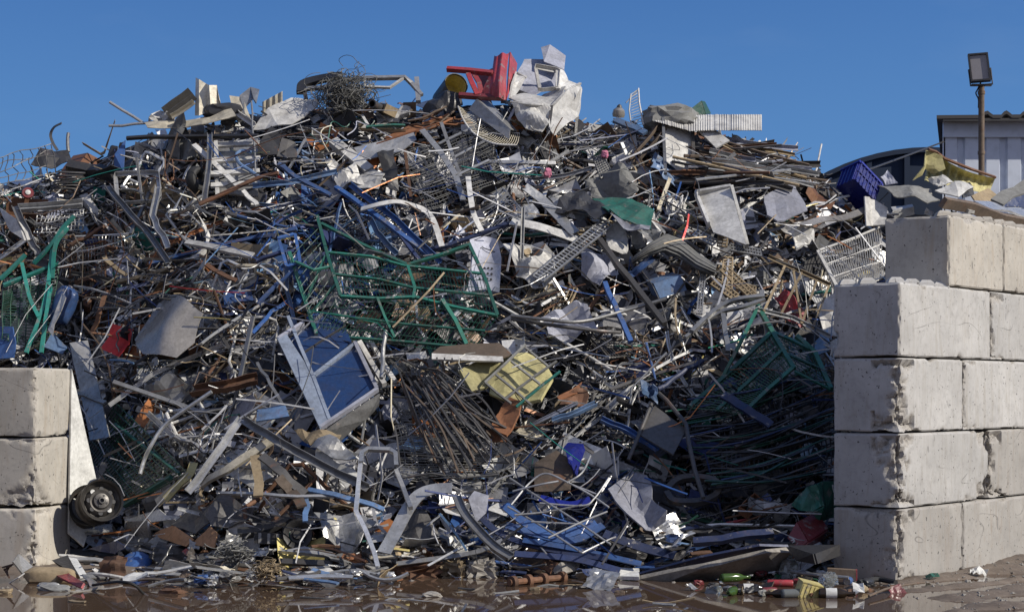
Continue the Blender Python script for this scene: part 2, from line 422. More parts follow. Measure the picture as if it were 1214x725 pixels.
# ---------------------------------------------------------------- concrete blocks: every block its own thing
LA = Vector((.61, .7924, 0)); DA = Vector((-.7924, .61, 0)); ZA = Vector((0, 0, 1))
def block(o, A, B, L, D, H, mat, label, seed, chips, knobs=None, group='concrete blocks of the bay walls', lm=None):
    """o: the near bottom corner; A runs along the length, B across. chips: {edge: size}, edge 'v' = the near upright edge"""
    st = .02; mb = MB(); chipv = []
    def disp(a, b, c):
        p = [a, b, c]; s = [L, D, H]
        e = [min(p[i], s[i]-p[i]) for i in range(3)]
        q = Vector((a*4+seed*7.1, b*4+seed, c*4+seed*3.3)); chip = 0.; mv = [0, 0, 0]
        es = sorted(e)
        # rounded, slightly worn arrises
        k = es[0]+es[1]
        r = .014+.016*max(0, noise.noise(q*1.3))
        amt = max(0, r-k)*.6
        if k < .3:
            big = 0
            if e[2] > .0 and a < .25 and b < .25: big = chips.get('v', 0)*max(0, .62+.55*noise.noise(Vector((seed*5, c*4, 1)))+.55*noise.noise(q*2.2)+.35*noise.noise(q*6))
            elif a > L-.25 and b < .25: big = chips.get('f', 0)*max(0, .4+.9*noise.noise(Vector((seed*3, c*5, 4)))+.5*noise.noise(q*3))
            elif c > H-.2 or c < .2: big = .05*max(0, noise.noise(q*1.1+Vector((3, 3, 3)))-.12)*3
            d = max(0, big-k)
            if d > 0: amt = max(amt, d*.42); chip = min(1, d*28)
        if 'face' in chips and b < .002 or ('face' in chips and a < .002):
            ff = chips['face']; u = (b if a < .002 else a)
            v = noise.noise(q*.8+Vector((1, 5, 2)))*.25+ff-(u*1.1+c*1.4)
            if v > 0: amt = max(amt, min(.05, v*.3)*(0.6+.5*noise.noise(q*4))); chip = max(chip, min(1, v*12))
        if amt:
            for i in range(3):
                near = max(0, 1-e[i]/max(.05, amt*2.2))
                mv[i] = (1 if p[i] < s[i]/2 else -1)*amt*near
            n = (noise.noise(q*5)*.009+noise.noise(q*12)*.008)*min(1, chip*2)
            mv = [m+n for m in mv]
        w = .0025*noise.noise(q*.9)
        return o+A*(a+mv[0]+w)+B*(b+mv[1]+w)+ZA*(c+mv[2]), chip
    def face(fn, nu, nv):
        b0 = len(mb.v)
        for j in range(nv+1):
            for i in range(nu+1):
                p, ch = disp(*fn(i/nu, j/nv)); mb.v.append(p); chipv.append(ch)
        for j in range(nv):
            for i in range(nu):
                a = b0+j*(nu+1)+i; mb.f.append((a, a+1, a+nu+2, a+nu+1))
    nl, nd, nh = int(L/st), int(D/st), int(H/st)
    face(lambda u, v: (u*L, 0, v*H), nl, nh); face(lambda u, v: (0, (1-u)*D, v*H), nd, nh)
    face(lambda u, v: (u*L, v*D, H), nl, nd)
    face(lambda u, v: ((1-u)*L, D, v*H), nl//4, nh//4); face(lambda u, v: (L, u*D, v*H), nd, nh)
    face(lambda u, v: (u*L, (1-v)*D, 0), 4, 4)
    t = Thing('concrete_block', label, 'concrete block', group, lm); t.part('body', mb, mat)
    for (ka, kb) in (knobs or []):
        m2 = MB(); c = o+A*ka+B*kb+ZA*(H-.004); h = .055+.02*noise.noise(Vector((ka*9, kb*9, seed)))
        m2.sweep([c, c+ZA*h*.6, c+ZA*h], [(-.07, -.07), (.07, -.07), (.07, .07), (-.07, .07)], up=(0, 1, .01), scale=[1, .82, .5]); t.part('knob', m2, mat, smooth=False)
    r = t.done()
    me = r.children[0].data; at = me.attributes.new('chip', 'FLOAT', 'POINT'); at.data.foreach_set('value', chipv)
    return r
C0 = Vector((3.095, 14.8, 0))
cz = [-.02, .585, 1.19, 1.795, 2.4]
R4 = [(.12+.28*i, .1) for i in range(4)]+[(.1, .34), (.1, .52)]
right = [
 (0, 0, 1.2, 'concrete_grit', {'v': .16, 'f': .05}, 'coarse pitted concrete block at the foot of the right wall, at its corner'),
 (0, 1.21, 1.8, 'concrete_grit', {'v': .03}, 'coarse concrete block at the foot of the right wall, beyond the corner block'),
 (1, 0, 1.74, 'concrete', {'v': .2, 'f': .16}, 'corner block in second course from the ground of right wall, with a chipped upright edge'),
 (1, 1.76, 1.8, 'concrete_grit', {'v': .22}, 'dark mottled block in second course of right wall, cut by the right frame edge'),
 (2, 0, 1.2, 'concrete', {'v': .2, 'f': .04}, 'corner block in third course of right wall, its upright edge badly broken'),
 (2, 1.22, 1.8, 'concrete', {'v': .07, 'f': .05}, 'scratched pale block in third course of right wall, right of the corner block'),
 (3, 0, 1.78, 'concrete', {'v': .03, 'f': .02}, 'pale smooth corner block in fourth course of right wall with nubs along its top'),
 (3, 1.8, 1.8, 'concrete', {'v': .1}, 'clean pale block in fourth course of right wall, cut by the right frame edge'),
 (4, .93, 1.13, 'concrete_warm', {'v': .03}, 'topmost corner block of right wall, set back, its end face dark'),
 (4, 2.07, 1.8, 'concrete_warm', {'v': .02}, 'topmost block at the right frame edge, under the long white sheets'),
]
for i, (k, a, L, mat, ch, lab) in enumerate(right):
    kn = R4 if (k, a) == (3, 0) else ([(.1+.22*j, .1) for j in range(int(L/.22))] if k == 4 else None)
    block(C0+LA*a+ZA*cz[k], LA, DA, L, .6, .6, mat, lab, i+1.37, ch, kn)
LM.append(('the right concrete wall', 1010, 470))
C1 = Vector((-4.083, 15.9, -.085)); LB = Vector((-.985, .17, 0)); DB = Vector((.17, .985, 0))
for k, (lab, ch) in enumerate((('tan block at the foot of the left wall, its corner rough and broken', {'v': .17}),
        ('middle block of the left wall with a large crumbled patch low on its front', {'v': .06, 'face': .42}),
        ('topmost block of the left wall under scraps of metal', {'v': .05}))):
    block(C1+ZA*(.605*k), LB, DB, 1.5, .75, .6, 'concrete_warm', lab, 20.7+k, ch)
LM.append(('the left concrete wall', 60, 480))

# ---------------------------------------------------------------- shed, tank roof, lamp post behind the heap
d = 27.0
t = Thing('metal_shed', 'pale blue-grey corrugated metal shed with dark roof behind the heap at right', 'shed', lm='the corrugated shed')
def W(px, py, dd=0): return P(px, py, d+dd)
x0 = W(1119, 200).x; zt = W(1119, 150).z; x1 = x0+6
mb = MB(); prof = []; x = x0
while x < x1: prof += [(x, 0), (x+.19, 0), (x+.21, .05), (x+.29, .05)]; x += .31
k = len(prof); mb.v = [Vector((a, d+b, z)) for z in (-.05, zt) for a, b in prof]; mb.f = [(i, i+1, k+i+1, k+i) for i in range(k-1)]
t.part('front_wall', mb, 'shed_wall_paint', smooth=False)
sk_ = x0/d*1.06                       # the shed stands askew: its side runs back along this slope
def G(x, y, z): return Vector((x+(y-d)*sk_, y, z))
mb = MB()
for xa in (x0, x1):
    mb.add([G(xa+e, y, z) for e in (-.02, .02) for y in (d, d+5) for z in (-.05, zt)], [(0,1,3,2),(4,6,7,5),(0,4,5,1),(2,3,7,6),(0,2,6,4),(1,5,7,3)])
mb.add([G(x, y, z) for x in (x0, x1) for y in (d+5, d+5.04) for z in (-.05, zt)], [(0,1,3,2),(4,6,7,5),(0,4,5,1),(2,3,7,6),(0,2,6,4),(1,5,7,3)]); t.part('side_wall', mb, 'shed_wall_paint', smooth=False)
mb = MB(); mb.box(Vector(((x0+x1)/2, d-.03, zt-.03)), Vector(((x1-x0)/2+.02, 0, 0)), Vector((0, .03, 0)), Vector((0, 0, .13))); t.part('top_trim', mb, 'shed_wall_paint', smooth=False)
mb = MB()
def roof(u, v):
    a = lerp(x0-.1, x1+.1, u); y = lerp(d-.3, d+5.3, v); c = ((a-x0)*3.6) % 1
    return G(a, y, zt+.12+.06*u-.1*v+(.06*max(0, math.sin(c*2*math.pi)) if a > x0+.45 else .0))
mb.grid(roof, 160, 3, .05, (0, 0, 1)); rf = t.part('roof', mb, 'shed_roof_sheet', smooth=False)
mb = MB(); mb.box(Vector(((x0+x1)/2, d-.26, zt+.06)), Vector(((x1-x0)/2+.08, 0, 0)), Vector((0, .03, 0)), Vector((0, 0, .02))); t.part('fascia', mb, 'shed_roof_sheet', rf, smooth=False)
t.done()
t = Thing('storage_tank', 'dark blue round-topped tank behind the heap beside the shed', 'tank', lm='the dark round-topped tank')
d2 = 34.0; c = P(1100, 440, d2); pts = []
r = c.z and (P(1100, 179, d2).z-c.z)
mb = MB(); n = 40; ring = [Vector((c.x+r*1.0*math.cos(math.pi*i/n), d2, c.z+r*math.sin(math.pi*i/n))) for i in range(n+1)]
ring = [Vector((c.x-r*1.02, d2, -.1))]+ring[::-1]+[Vector((c.x+r*1.02, d2, -.1))]
mb.poly(ring, .05); t.part('end_wall', mb, 'tank_blue', smooth=False)
mb = MB(); mb.sweep([p+Vector((0, -.06, 0)) for p in ring], [(-.06, -.05), (.5, -.05), (.5, .05), (-.06, .05)], up=(0, 0.01, 1)); 
mb = MB(); k = len(ring); R2 = [Vector((p.x+(p.x-c.x)*.015, p.y, p.z+.05)) for p in ring]
mb.v = [Vector((p.x, y, p.z)) for y in (d2-.18, d2+1.3) for p in R2]+[Vector((p.x, y, p.z-.09)) for y in (d2-.18, d2+1.3) for p in R2]
mb.f = [(i, i+1, k+i+1, k+i) for i in range(k-1)]+[(2*k+i, 3*k+i, 3*k+i+1, 2*k+i+1) for i in range(k-1)]+[(i, 2*k+i, 2*k+i+1, i+1) for i in range(k-1)]+[(k+i, k+i+1, 3*k+i+1, 3*k+i) for i in range(k-1)]
t.part('shell', mb, 'tank_blue')
for px in (1030, 1075):
    m = MB(); q = P(px, 200, d2-.1); top = c.z+math.sqrt(max(0, r*r-(q.x-c.x)**2))
    m.beam(Vector((q.x, d2-.1, -.1)), Vector((q.x, d2-.1, top-.05)), .1, .08, up=(0, 1, 0)); t.part('stiffener', m, 'tank_blue', smooth=False)
t.done()
t = Thing('lamp_post', 'rusty brown pole carrying a tilted square floodlight in front of the shed', 'lamp post', lm='the floodlight pole')
dl = 22.5
def W(px, py, dd=0): return P(px, py, dl+dd)
a = W(1163.5, 102); mb = MB(); mb.tube([Vector((a.x, dl, -.05)), Vector((a.x, dl, a.z*.6)), a], .037, 14); t.part('pole', mb, 'brown')
for py in (110, 181):
    m = MB(); q = W(1163.5, py); m.tube([q-ZA*.02, q+ZA*.02], .045, 14); t.part('collar', m, 'brown')
hx, hy = W(1172, 82)-W(1150, 82), W(1160, 64)-W(1160, 97)
c = W(1161, 80, -.05); X = Vector((.115, -.02, .006)); Y = Vector((-.014, .025, .172)); Zn = X.cross(Y).normalized()
mb = MB(); mb.box(c+Zn*-.03, X, Y, Zn*.03); h = t.part('lamp_housing', mb, 'black', smooth=False)
m = MB(); 
for s_ in (-1, 1): m.beam(c+X*s_*.93-Y*.98+Zn*.012, c+X*s_*.93+Y*.98+Zn*.012, .02, .03, up=Zn); m.beam(c-X*.98+Y*s_*.94+Zn*.0125, c+X*.98+Y*s_*.94+Zn*.0125, .02, .031, up=Zn)
t.part('rim', m, 'black', h, smooth=False)
m = MB(); m.box(c+Zn*.003, X*.84, Y*.87, Zn*.003); t.part('lens', m, 'lens_glass', h, smooth=False)
m = MB(); b = W(1163.5, 102); m.tube([c-X*1.08-Y*.1, c-X*1.1-Y*1.25, c+X*1.12-Y*1.25, c+X*1.1-Y*.1], .012, 6); m.box(b+ZA*.01, Vector((.12, 0, 0)), Vector((0, .03, 0)), ZA*.012); t.part('bracket', m, 'dark')
m = MB(); m.tube(curve([c-Y*1.05, W(1159, 106), W(1157, 111), W(1160, 118), W(1160, 128)]), .009, 5); t.part('cable', m, 'black')
t.done()
mb = MB(); mb.tube(curve([P(1119, 168, 26.8), P(1060, 190, 23), P(1010, 208, 20.2)]), .012, 5)
one('sagging_cable', 'thin dark cable sagging from the shed down to the heap', 'cable', mb, 'black', keep=False)

# ---------------------------------------------------------------- sky, sun, camera
AZ, EL = 22.0, 34.0
sun_dir = Vector((math.cos(R(AZ))*math.cos(R(EL)), -math.sin(R(AZ))*math.cos(R(EL)), math.sin(R(EL))))
wd = bpy.data.worlds.new('World'); SC.world = wd; wd.use_nodes = True; nt = wd.node_tree
bg = nt.nodes['Background']; sk = nt.nodes.new('ShaderNodeTexSky'); sk.sky_type = 'NISHITA'; sk.sun_disc = False
sk.sun_elevation = R(EL); sk.sun_rotation = math.atan2(sun_dir.x, sun_dir.y); sk.air_density = 1.0; sk.dust_density = .2; sk.ozone_density = 2.5
tc = nt.nodes.new('ShaderNodeTexCoord'); mp = nt.nodes.new('ShaderNodeMapping'); mp.inputs['Scale'].default_value = (1, 1, .75); mp.inputs['Location'].default_value = (0, 0, .38)
nt.links.new(tc.outputs['Generated'], mp.inputs[0]); nm = nt.nodes.new('ShaderNodeVectorMath'); nm.operation = 'NORMALIZE'; nt.links.new(mp.outputs[0], nm.inputs[0]); nt.links.new(nm.outputs[0], sk.inputs[0])
hs = nt.nodes.new('ShaderNodeHueSaturation'); hs.inputs['Saturation'].default_value = 1.0; hs.inputs['Value'].default_value = 1.0; tn = nt.nodes.new('ShaderNodeMix'); tn.data_type = 'RGBA'; tn.blend_type = 'MULTIPLY'; tn.inputs[0].default_value = 1; tn.inputs[7].default_value = (.60, 1.0, 1.45, 1)
nt.links.new(sk.outputs[0], tn.inputs[6]); nt.links.new(tn.outputs[2], hs.inputs['Color'])
# a faint wisp of cloud low in the sky
cn = nt.nodes.new('ShaderNodeTexNoise'); cn.inputs['Scale'].default_value = 9; cn.inputs['Detail'].default_value = 7; m2 = nt.nodes.new('ShaderNodeMapping'); m2.inputs['Scale'].default_value = (1, 1, 3.2); nt.links.new(tc.outputs['Generated'], m2.inputs[0]); nt.links.new(m2.outputs[0], cn.inputs['Vector'])
cr = nt.nodes.new('ShaderNodeMapRange'); nt.links.new(cn.outputs['Fac'], cr.inputs[0]); cr.inputs[1].default_value = .58; cr.inputs[2].default_value = .85; cr.inputs[3].default_value = 0; cr.inputs[4].default_value = .08
cm = nt.nodes.new('ShaderNodeMix'); cm.data_type = 'RGBA'; nt.links.new(cr.outputs[0], cm.inputs[0]); nt.links.new(hs.outputs[0], cm.inputs[6]); cm.inputs[7].default_value = (4.5, 5.2, 6.2, 1)
# pale fill added to the sky half behind the viewer, to lift the shadows
sx = nt.nodes.new('ShaderNodeSeparateXYZ'); nt.links.new(tc.outputs['Generated'], sx.inputs[0]); hr = nt.nodes.new('ShaderNodeMapRange'); nt.links.new(sx.outputs['Y'], hr.inputs[0]); hr.inputs[1].default_value = .2; hr.inputs[2].default_value = -.5; hr.inputs[3].default_value = 0; hr.inputs[4].default_value = .75
cm2 = nt.nodes.new('ShaderNodeMix'); cm2.data_type = 'RGBA'; nt.links.new(hr.outputs[0], cm2.inputs[0]); lo_ = nt.nodes.new('ShaderNodeMapRange'); nt.links.new(sx.outputs['Z'], lo_.inputs[0]); lo_.inputs[1].default_value = .23; lo_.inputs[2].default_value = .07; lo_.inputs[3].default_value = 0; lo_.inputs[4].default_value = .9
cm3 = nt.nodes.new('ShaderNodeMix'); cm3.data_type = 'RGBA'; nt.links.new(lo_.outputs[0], cm3.inputs[0]); nt.links.new(cm.outputs[2], cm3.inputs[6]); cm3.inputs[7].default_value = (1.25, 2.95, 5.7, 1)
nt.links.new(cm3.outputs[2], cm2.inputs[6]); cm2.inputs[7].default_value = (3.9, 4.0, 5.1, 1)
nt.links.new(cm2.outputs[2], bg.inputs['Color']); bg.inputs['Strength'].default_value = .10
sl = bpy.data.lights.new('sun', 'SUN'); sl.energy = 4.8; sl.angle = R(.5); sl.color = (1, .93, .82)
so = bpy.data.objects.new('sun', sl); COL.objects.link(so); so.rotation_euler = sun_dir.to_track_quat('Z', 'Y').to_euler()
cd = bpy.data.cameras.new('camera'); cam = bpy.data.objects.new('camera', cd); COL.objects.link(cam); SC.camera = cam
cam.location = (0, 0, EYE); cam.rotation_euler = (R(90), 0, 0); cd.sensor_width = 36; cd.lens = 36*F/1214; cd.shift_y = (HY-362.5)/1214; cd.clip_end = 4000; cd.clip_start = .1
SC.view_settings.view_transform = 'Standard'; SC.view_settings.look = 'None'; SC.view_settings.gamma = 1; SC.view_settings.exposure = 0
SC.cycles.use_denoising = True; SC.cycles.max_bounces = 6; SC.cycles.diffuse_bounces = 3; SC.cycles.transmission_bounces = 6; SC.cycles.caustics_reflective = False; SC.cycles.caustics_refractive = False
# ---------------------------------------------------------------- the pieces one can pick out in the heap
def q_(p, off=.16): return Q(p[0], p[1], p[2] if len(p) > 2 else 0, off)
def bar(name, label, cat, mat, kind, w, pts, h=None, off=.16, sm=False, group=None, lm=None, t=.006):
    q = [q_(p, off) for p in pts]; w *= .86
    if sm: q = curve(q)
    else:                             # knocked about: small kinks along the length
        r = []
        for i, (p, e) in enumerate(zip(q, q[1:])): r += [p, p.lerp(e, .35)+Vector((rnd.gauss(0, .006), rnd.gauss(0, .01), rnd.gauss(0, .006))), p.lerp(e, .7)+Vector((rnd.gauss(0, .006), rnd.gauss(0, .01), rnd.gauss(0, .006)))]
        q = r+[q[-1]]
    return one(name, label, cat, MB().sweep(q, sec(kind, w, h, t)), mat, group, lm)
def plate(name, label, cat, mat, pts, th=.006, cr=0., cuts=0, off=.16, lm=None, group=None, fr=5., smooth=False, seed=None):
    return one(name, label, cat, MB().poly([q_(p, off) for p in pts], th, cr, cuts, rnd.random()*9 if seed is None else seed, fr), mat, group, lm, smooth=smooth)
def pp(pts, th=.006, cr=0., cuts=0, off=.16, fr=5.): return MB().poly([q_(p, off) for p in pts], th, cr, cuts, rnd.random()*9, fr)
def pb(pts, kind, w, h=None, off=.16, sm=False, t=.006):
    q = [q_(p, off) for p in pts]; return MB().sweep(curve(q) if sm else q, sec(kind, w, h, t))
def blobm(px, py, rx, ry, rz, seed=0, amp=.25, off=.1, fr=2.2, pw=.75, tilt=0):
    c = Q(px, py, 0, off); k = c.y/F; a = R(tilt)
    X = Vector((math.cos(a), 0, math.sin(a)))*rx*k; Y = Vector((-math.sin(a), 0, math.cos(a)))*ry*k
    return MB().blob(c, X, Y, Vector((0, 1, 0))*rz*k, seed, amp, fr, pw=pw)
def wires(A, B, C, D, nu, nv, r, sag=0., n=4, seed=0, mb=None, j=0.):
    """wire mesh between corners A(0,0) B(1,0) C(1,1) D(0,1)"""
    mb = mb or MB()
    def g(u, v):
        p = A.lerp(B, u).lerp(D.lerp(C, u), v); q = Vector((u*3+seed, v*3, seed))
        return p+Vector((noise.noise(q)*.3, noise.noise(q+Vector((5, 0, 0))), noise.noise(q+Vector((0, 7, 0)))*.5))*sag
    k = max(2, int(6*min(1, sag*30)+1))
    for i in range(nu+1):
        u = i/nu+(rnd.uniform(-j, j)/nu if j else 0); mb.tube([g(u, a/k) for a in range(k+1)], r, n)
    for i in range(nv+1):
        v = i/nv+(rnd.uniform(-j, j)/nv if j else 0); mb.tube([g(a/k, v) for a in range(k+1)], r, n)
    return mb
# ---- skyline, left to right
one('wire_netting', 'loose square wire netting standing up at the far left skyline', 'wire netting', wires(P(-20,192,17.9), P(62,170,18.6), P(66,205,18.3), P(-20,222,17.6), 9, 4, .005, .16), 'dark', lm='the wire netting at the left skyline')
bar('bent_strip', 'dark hooked metal strip curling up against the sky at far left', 'metal strip', 'dark', 'flat', .035, [(73,146),(64,151),(60,160),(63,170),(68,178)], off=.05, sm=True, lm='the hooked strip on the skyline')
bar('pipe_stub', 'short pale pipe end standing upright on the left skyline', 'pipe', 'galv', 'round', .045, [(81,180),(81,158)], off=.05)
plate('metal_sheet', 'black flat sheet tilted on the left shoulder of the heap', 'metal sheet', 'black', [(36,194),(48,178),(82,179),(85,192),(60,199)], .01, .03, 2)
bar('steel_girder', 'thick dark brown beam lying level below the black sheet at left', 'beam', 'black', 'sq', .13, [(80,197),(108,203),(138,208)], .1, lm='the dark brown beam')
t = Thing('wire_coil', 'flattened coil of dark wire rings at the upper left of the heap', 'wire coil', lm='the coil of wire rings')
m = MB(); c = Q(78, 216, 0, .2)
for k in range(7):
    rr = .15+.012*math.sin(k*2.1); m.tube([c+Vector((rr*math.cos(a*.35)+.01*k, -.09*math.sin(a*.35)-.01*k, -.085+.03*k+.035*math.sin(a*.35+.6*k)*.4)) for a in range(18)], .009, 5, True)
t.part(None, m, 'dark'); t.done()
t = Thing('valve_wheel', 'small dull red wheel with a pale hub at upper left', 'wheel', lm='the small red wheel')
c = Q(33, 229, 0, .25); ax = Vector((.3, -.9, .3)).normalized()
t.part('rim', MB().lathe(c, ax, [(.028, -.02), (.058, -.02), (.062, 0), (.058, .02), (.028, .02), (.028, -.02)], 20), 'darkred'); t.part('hub', MB().lathe(c, ax, [(0, -.03), (.027, -.03), (.027, .03), (.012, .036), (0, .036)], 14), 'label'); t.done()
plate('metal_board', 'upright dark blue panel at upper left, edge on to the sun', 'panel', 'blue', [(137,184),(149,167),(147,204),(136,208)], .02)
bar('steel_pole', 'thin grey pole sticking out up and left into the sky', 'pole', 'galv', 'round', .036, [(130,121,.1),(170,146,.0)], lm='the pole sticking out at left')
bar('steel_pole', 'long thin pale pole lying nearly level under the sticking out pole', 'pole', 'alu', 'round', .034, [(129,149),(172,146),(207,141)])
plate('metal_sheet', 'crumpled white sheet with a blue shaded half on the left skyline', 'metal sheet', 'white', [(176,144),(188,130),(208,134),(205,143)], .008, .05, 2)
bar('steel_girder', 'dark beam rising towards the folded cream panel on the skyline', 'beam', 'dark', 'U', .13, [(199,138),(231,114)], .1)
bar('metal_strip', 'pale strip lying along the rising dark skyline beam', 'metal strip', 'cream', 'L', .05, [(204,140,.1),(231,122,.1)])
t = Thing('folded_metal', 'tall cream sheet metal panel folded lengthwise, standing on the left skyline', 'panel', lm='the tall folded cream panel')
top = [(232,92,.0),(236,94,.06),(244,99,.0),(248,101,.10),(257,101,.02),(260,118,.06)]; bot = [(231,137,.0),(236,137,.06),(246,133,.0),(250,130,.10),(262,128,.02),(264,128,.06)]
def fp(u, v):
    k = u*5; i = min(4, int(k)); f = k-i
    a = q_([lerp(top[i][j], top[i+1][j], f) for j in range(3)]); b = q_([lerp(bot[i][j], bot[i+1][j], f) for j in range(3)]); return b.lerp(a, v)
t.part(None, MB().grid(fp, 5, 3, .008, (0, -1, 0)), 'cream', smooth=False); t.done()
plate('metal_board', 'short cream plate standing between folded panel and white sheet', 'panel', 'cream', [(272,114),(288,116),(297,140),(290,146),(282,128),(275,127)], .01)
t = Thing('metal_casing', 'grey metal box corner sticking up left of the big white sheet', 'casing')
t.part(None, MB().poly([q_(p) for p in [(284,114),(297,104),(300,118),(289,130)]], .01).poly([q_(p) for p in [(297,104),(307,107),(303,123),(300,118,.1)]], .01), 'galv', smooth=False); t.done()
one('foam_pad', 'black rounded foam pad under the cream panels on the skyline', 'pad', blobm(267, 133, 26, 10, 20, 3, .2), 'black')
plate('metal_sheet', 'long creased pale sheet running level across the upper left heap', 'metal sheet', 'cream', [(172,149),(205,143),(240,140),(276,131),(280,138,.1),(240,150,.1),(205,152,.1),(175,153,.1)], .008, .03, 2, off=.22, lm='the long creased pale sheet')
bar('steel_profile', 'white edge profile dropping from the creased pale sheet', 'profile', 'white', 'L', .05, [(277,131),(302,150)])
plate('canvas_sheet', 'crumpled grey canvas draped over bars at upper left', 'canvas', 'canvas', [(217,135,.15),(210,152),(198,161),(195,175),(207,190),(226,194),(233,180),(222,160),(220,145)], .01, .10, 3, off=.22, lm='the grey draped canvas')
bar('steel_bar', 'long straight black bar lying level across the upper left heap', 'bar', 'black', 'sq', .04, [(150,164),(225,162),(306,161)], off=.3, lm='the long black level bar')
bar('steel_channel', 'grey channel post standing below the folded cream panel', 'post', 'galv', 'U', .06, [(249,160),(247,205),(243,238)], off=.28)
bar('steel_bar', 'bright white flat bar slanting down right below the canvas', 'bar', 'white', 'sq', .06, [(230,172),(283,222)], .03, off=.34, lm='the bright white slanting bar')
bar('steel_bar', 'short white bent bar below the end of the slanting white bar', 'bar', 'white', 'flat', .05, [(288,226),(296,235),(305,243)], .02, off=.34)
bar('steel_tube', 'thin upright grey tube in front of the big white sheet', 'tube', 'galv', 'round', .022, [(298,120),(300,160),(303,206)], off=.3)
bar('bent_tube', 'light blue tube bent into a hook below the long black bar', 'tube', 'lightblue', 'round', .045, [(310,212),(296,202),(284,194),(280,184),(286,179),(297,180)], off=.3, sm=True, lm='the light blue hooked tube')
t = Thing('shelving_unit', 'white shelving unit half buried on its side at upper left', 'shelving', lm='the white shelving unit')
t.part('back_panel', pp([(252,170),(306,166),(306,234),(256,230)], .02, off=.05), 'galv', smooth=False)
for y in (171, 189, 204, 218): t.part('shelf', pb([(250,y+2,.1),(308,y-1,.1)], 'sq', .06, .03, off=.1), 'white', smooth=False)
t.part('side_post', pb([(256,168,.12),(258,232,.12)], 'sq', .04, .04, off=.1), 'white', smooth=False); t.done()
def loop(pts, kind, w, h=None, off=.16):
    q = []; n = len(pts)
    for i in range(n):
        a, b = q_(pts[i], off), q_(pts[(i+1) % n], off)
        for k in range(4): q.append(a.lerp(b, (k+.12)/4 if k == 0 else (k if k < 3 else 3.52)/4))
    return MB().sweep(q, sec(kind, w, h), closed=True)
one('metal_rack', 'grey rectangular metal frame lying at upper left below the blue panel', 'frame', loop([(137,208),(187,206),(190,238),(140,242)], 'L', .04, .04, .26), 'galv', lm='the grey rectangular frame')
def tyre(name, label, px, py, ax, r, r2, mat='rubber', off=.2):
    c = Q(px, py, 0, off); pr = [(r-r2+r2*math.cos(a*math.pi/6)*1., r2*1.25*math.sin(a*math.pi/6)) for a in range(13)]
    return one(name, label, 'tyre', MB().lathe(c, ax, pr, 28), mat, lm=None)
tyre('tyre', 'black tyre standing on edge, half hidden below the grey canvas', 234, 213, (.8, -.5, .1), .14, .045)
bar('rusty_bar', 'long curved rusty bar rising right across the white shelving', 'bar', 'rust', 'flat', .05, [(236,242),(270,227),(306,211),(330,205)], .02, off=.36, sm=True, lm='the long rusty curved bar')
plate('metal_sheet', 'big smooth white sheet sloping on the skyline left of centre', 'metal sheet', 'white', [(300,153),(318,129),(345,117),(378,115),(376,127),(362,141),(345,151),(330,151)], .012, .03, 2, lm='the big smooth white sheet')
t = Thing('corrugated_sheet', 'small ribbed cream panel standing behind the big white sheet', 'panel')
def cp(u, v): return q_((lerp(311, 335, u), lerp(136-u*10, 121-13*u, v), -.1+.03*math.sin(u*22)))
t.part(None, MB().grid(cp, 22, 2, .006, (0, -1, 0)), 'cream', smooth=False); t.done()
t = Thing('bent_bench', 'bent tubular bench frame with a dark curved seat rail against the sky', 'frame', lm='the bench frame on the skyline')
t.part('seat_rail', pb([(357,110),(360,100),(380,94),(404,90)], 'sq', .10, .05, sm=True), 'black')
t.part('tube_frame', pb([(358,106),(385,104),(400,97),(428,93),(480,92),(488,99),(500,113)], 'sq', .04), 'galv', smooth=False)
t.part('brace', pb([(432,93),(433,103),(462,104),(478,93)], 'sq', .025), 'white', smooth=False)
t.part('leg', pb([(494,93),(496,121)], 'sq', .05), 'galv', smooth=False); t.part('leg', pb([(360,104),(363,118)], 'sq', .04), 'dark', smooth=False); t.done()
def tangle(px, py, rx, ry, rz, n, r, seed, off=.15, k=10):
    rr = random.Random(seed); c = Q(px, py, 0, off); q = c.y/F; mb = MB()
    for i in range(n):
        p = Vector((rr.gauss(0, .4), rr.gauss(0, .4), rr.gauss(0, .4))); pts = []; d = Vector((rr.gauss(0, 1), rr.gauss(0, 1), rr.gauss(0, 1))).normalized()
        for j in range(k):
            d = (d+Vector((rr.gauss(0, .55), rr.gauss(0, .55), rr.gauss(0, .55)))-p*.5).normalized(); p = p+d*.28
            pts.append(c+Vector((p.x*rx*q, p.y*rz*q, p.z*ry*q)))
        mb.tube(curve(pts, 2), r*rr.uniform(.7, 1.3), 3)
    return mb
one('wire_tangle', 'big round ball of tangled grey wire on the skyline, wisps rising from it', 'wire ball', tangle(408, 112, 33, 26, 30, 230, .0038, 4).tube(curve([Q(415, 90), Q(422, 80), Q(426, 73), Q(420, 78), Q(428, 88)], 3), .003, 3), 'canvas', lm='the ball of tangled wire')
t = Thing('steel_pipe', 'open pipe end facing out of the heap beside the wire ball', 'pipe')
c = Q(441, 123, 0, .3); ax = Vector((-.35, -.9, .1)); t.part(None, MB().lathe(c, ax, [(.04, -.5), (.045, -.5), (.045, 0), (.034, 0), (.034, -.3)], 16), 'dark'); t.done()
def boxm(px, py, w, h, dp, rz=0, ry=0, rx=0, off=.15):
    c = Q(px, py, 0, off); k = c.y/F; m = Matrix.Rotation(R(rz), 3, 'Z') @ Matrix.Rotation(R(ry), 3, 'Y') @ Matrix.Rotation(R(rx), 3, 'X')
    return MB().box(c, m @ Vector((w*k/2, 0, 0)), m @ Vector((0, dp*k/2, 0)), m @ Vector((0, 0, h*k/2)))
one('small_box', 'small olive brown box on the skyline right of the wire ball', 'box', boxm(460, 131, 16, 11, 18, 30, 20, 10), 'tan', smooth=False)
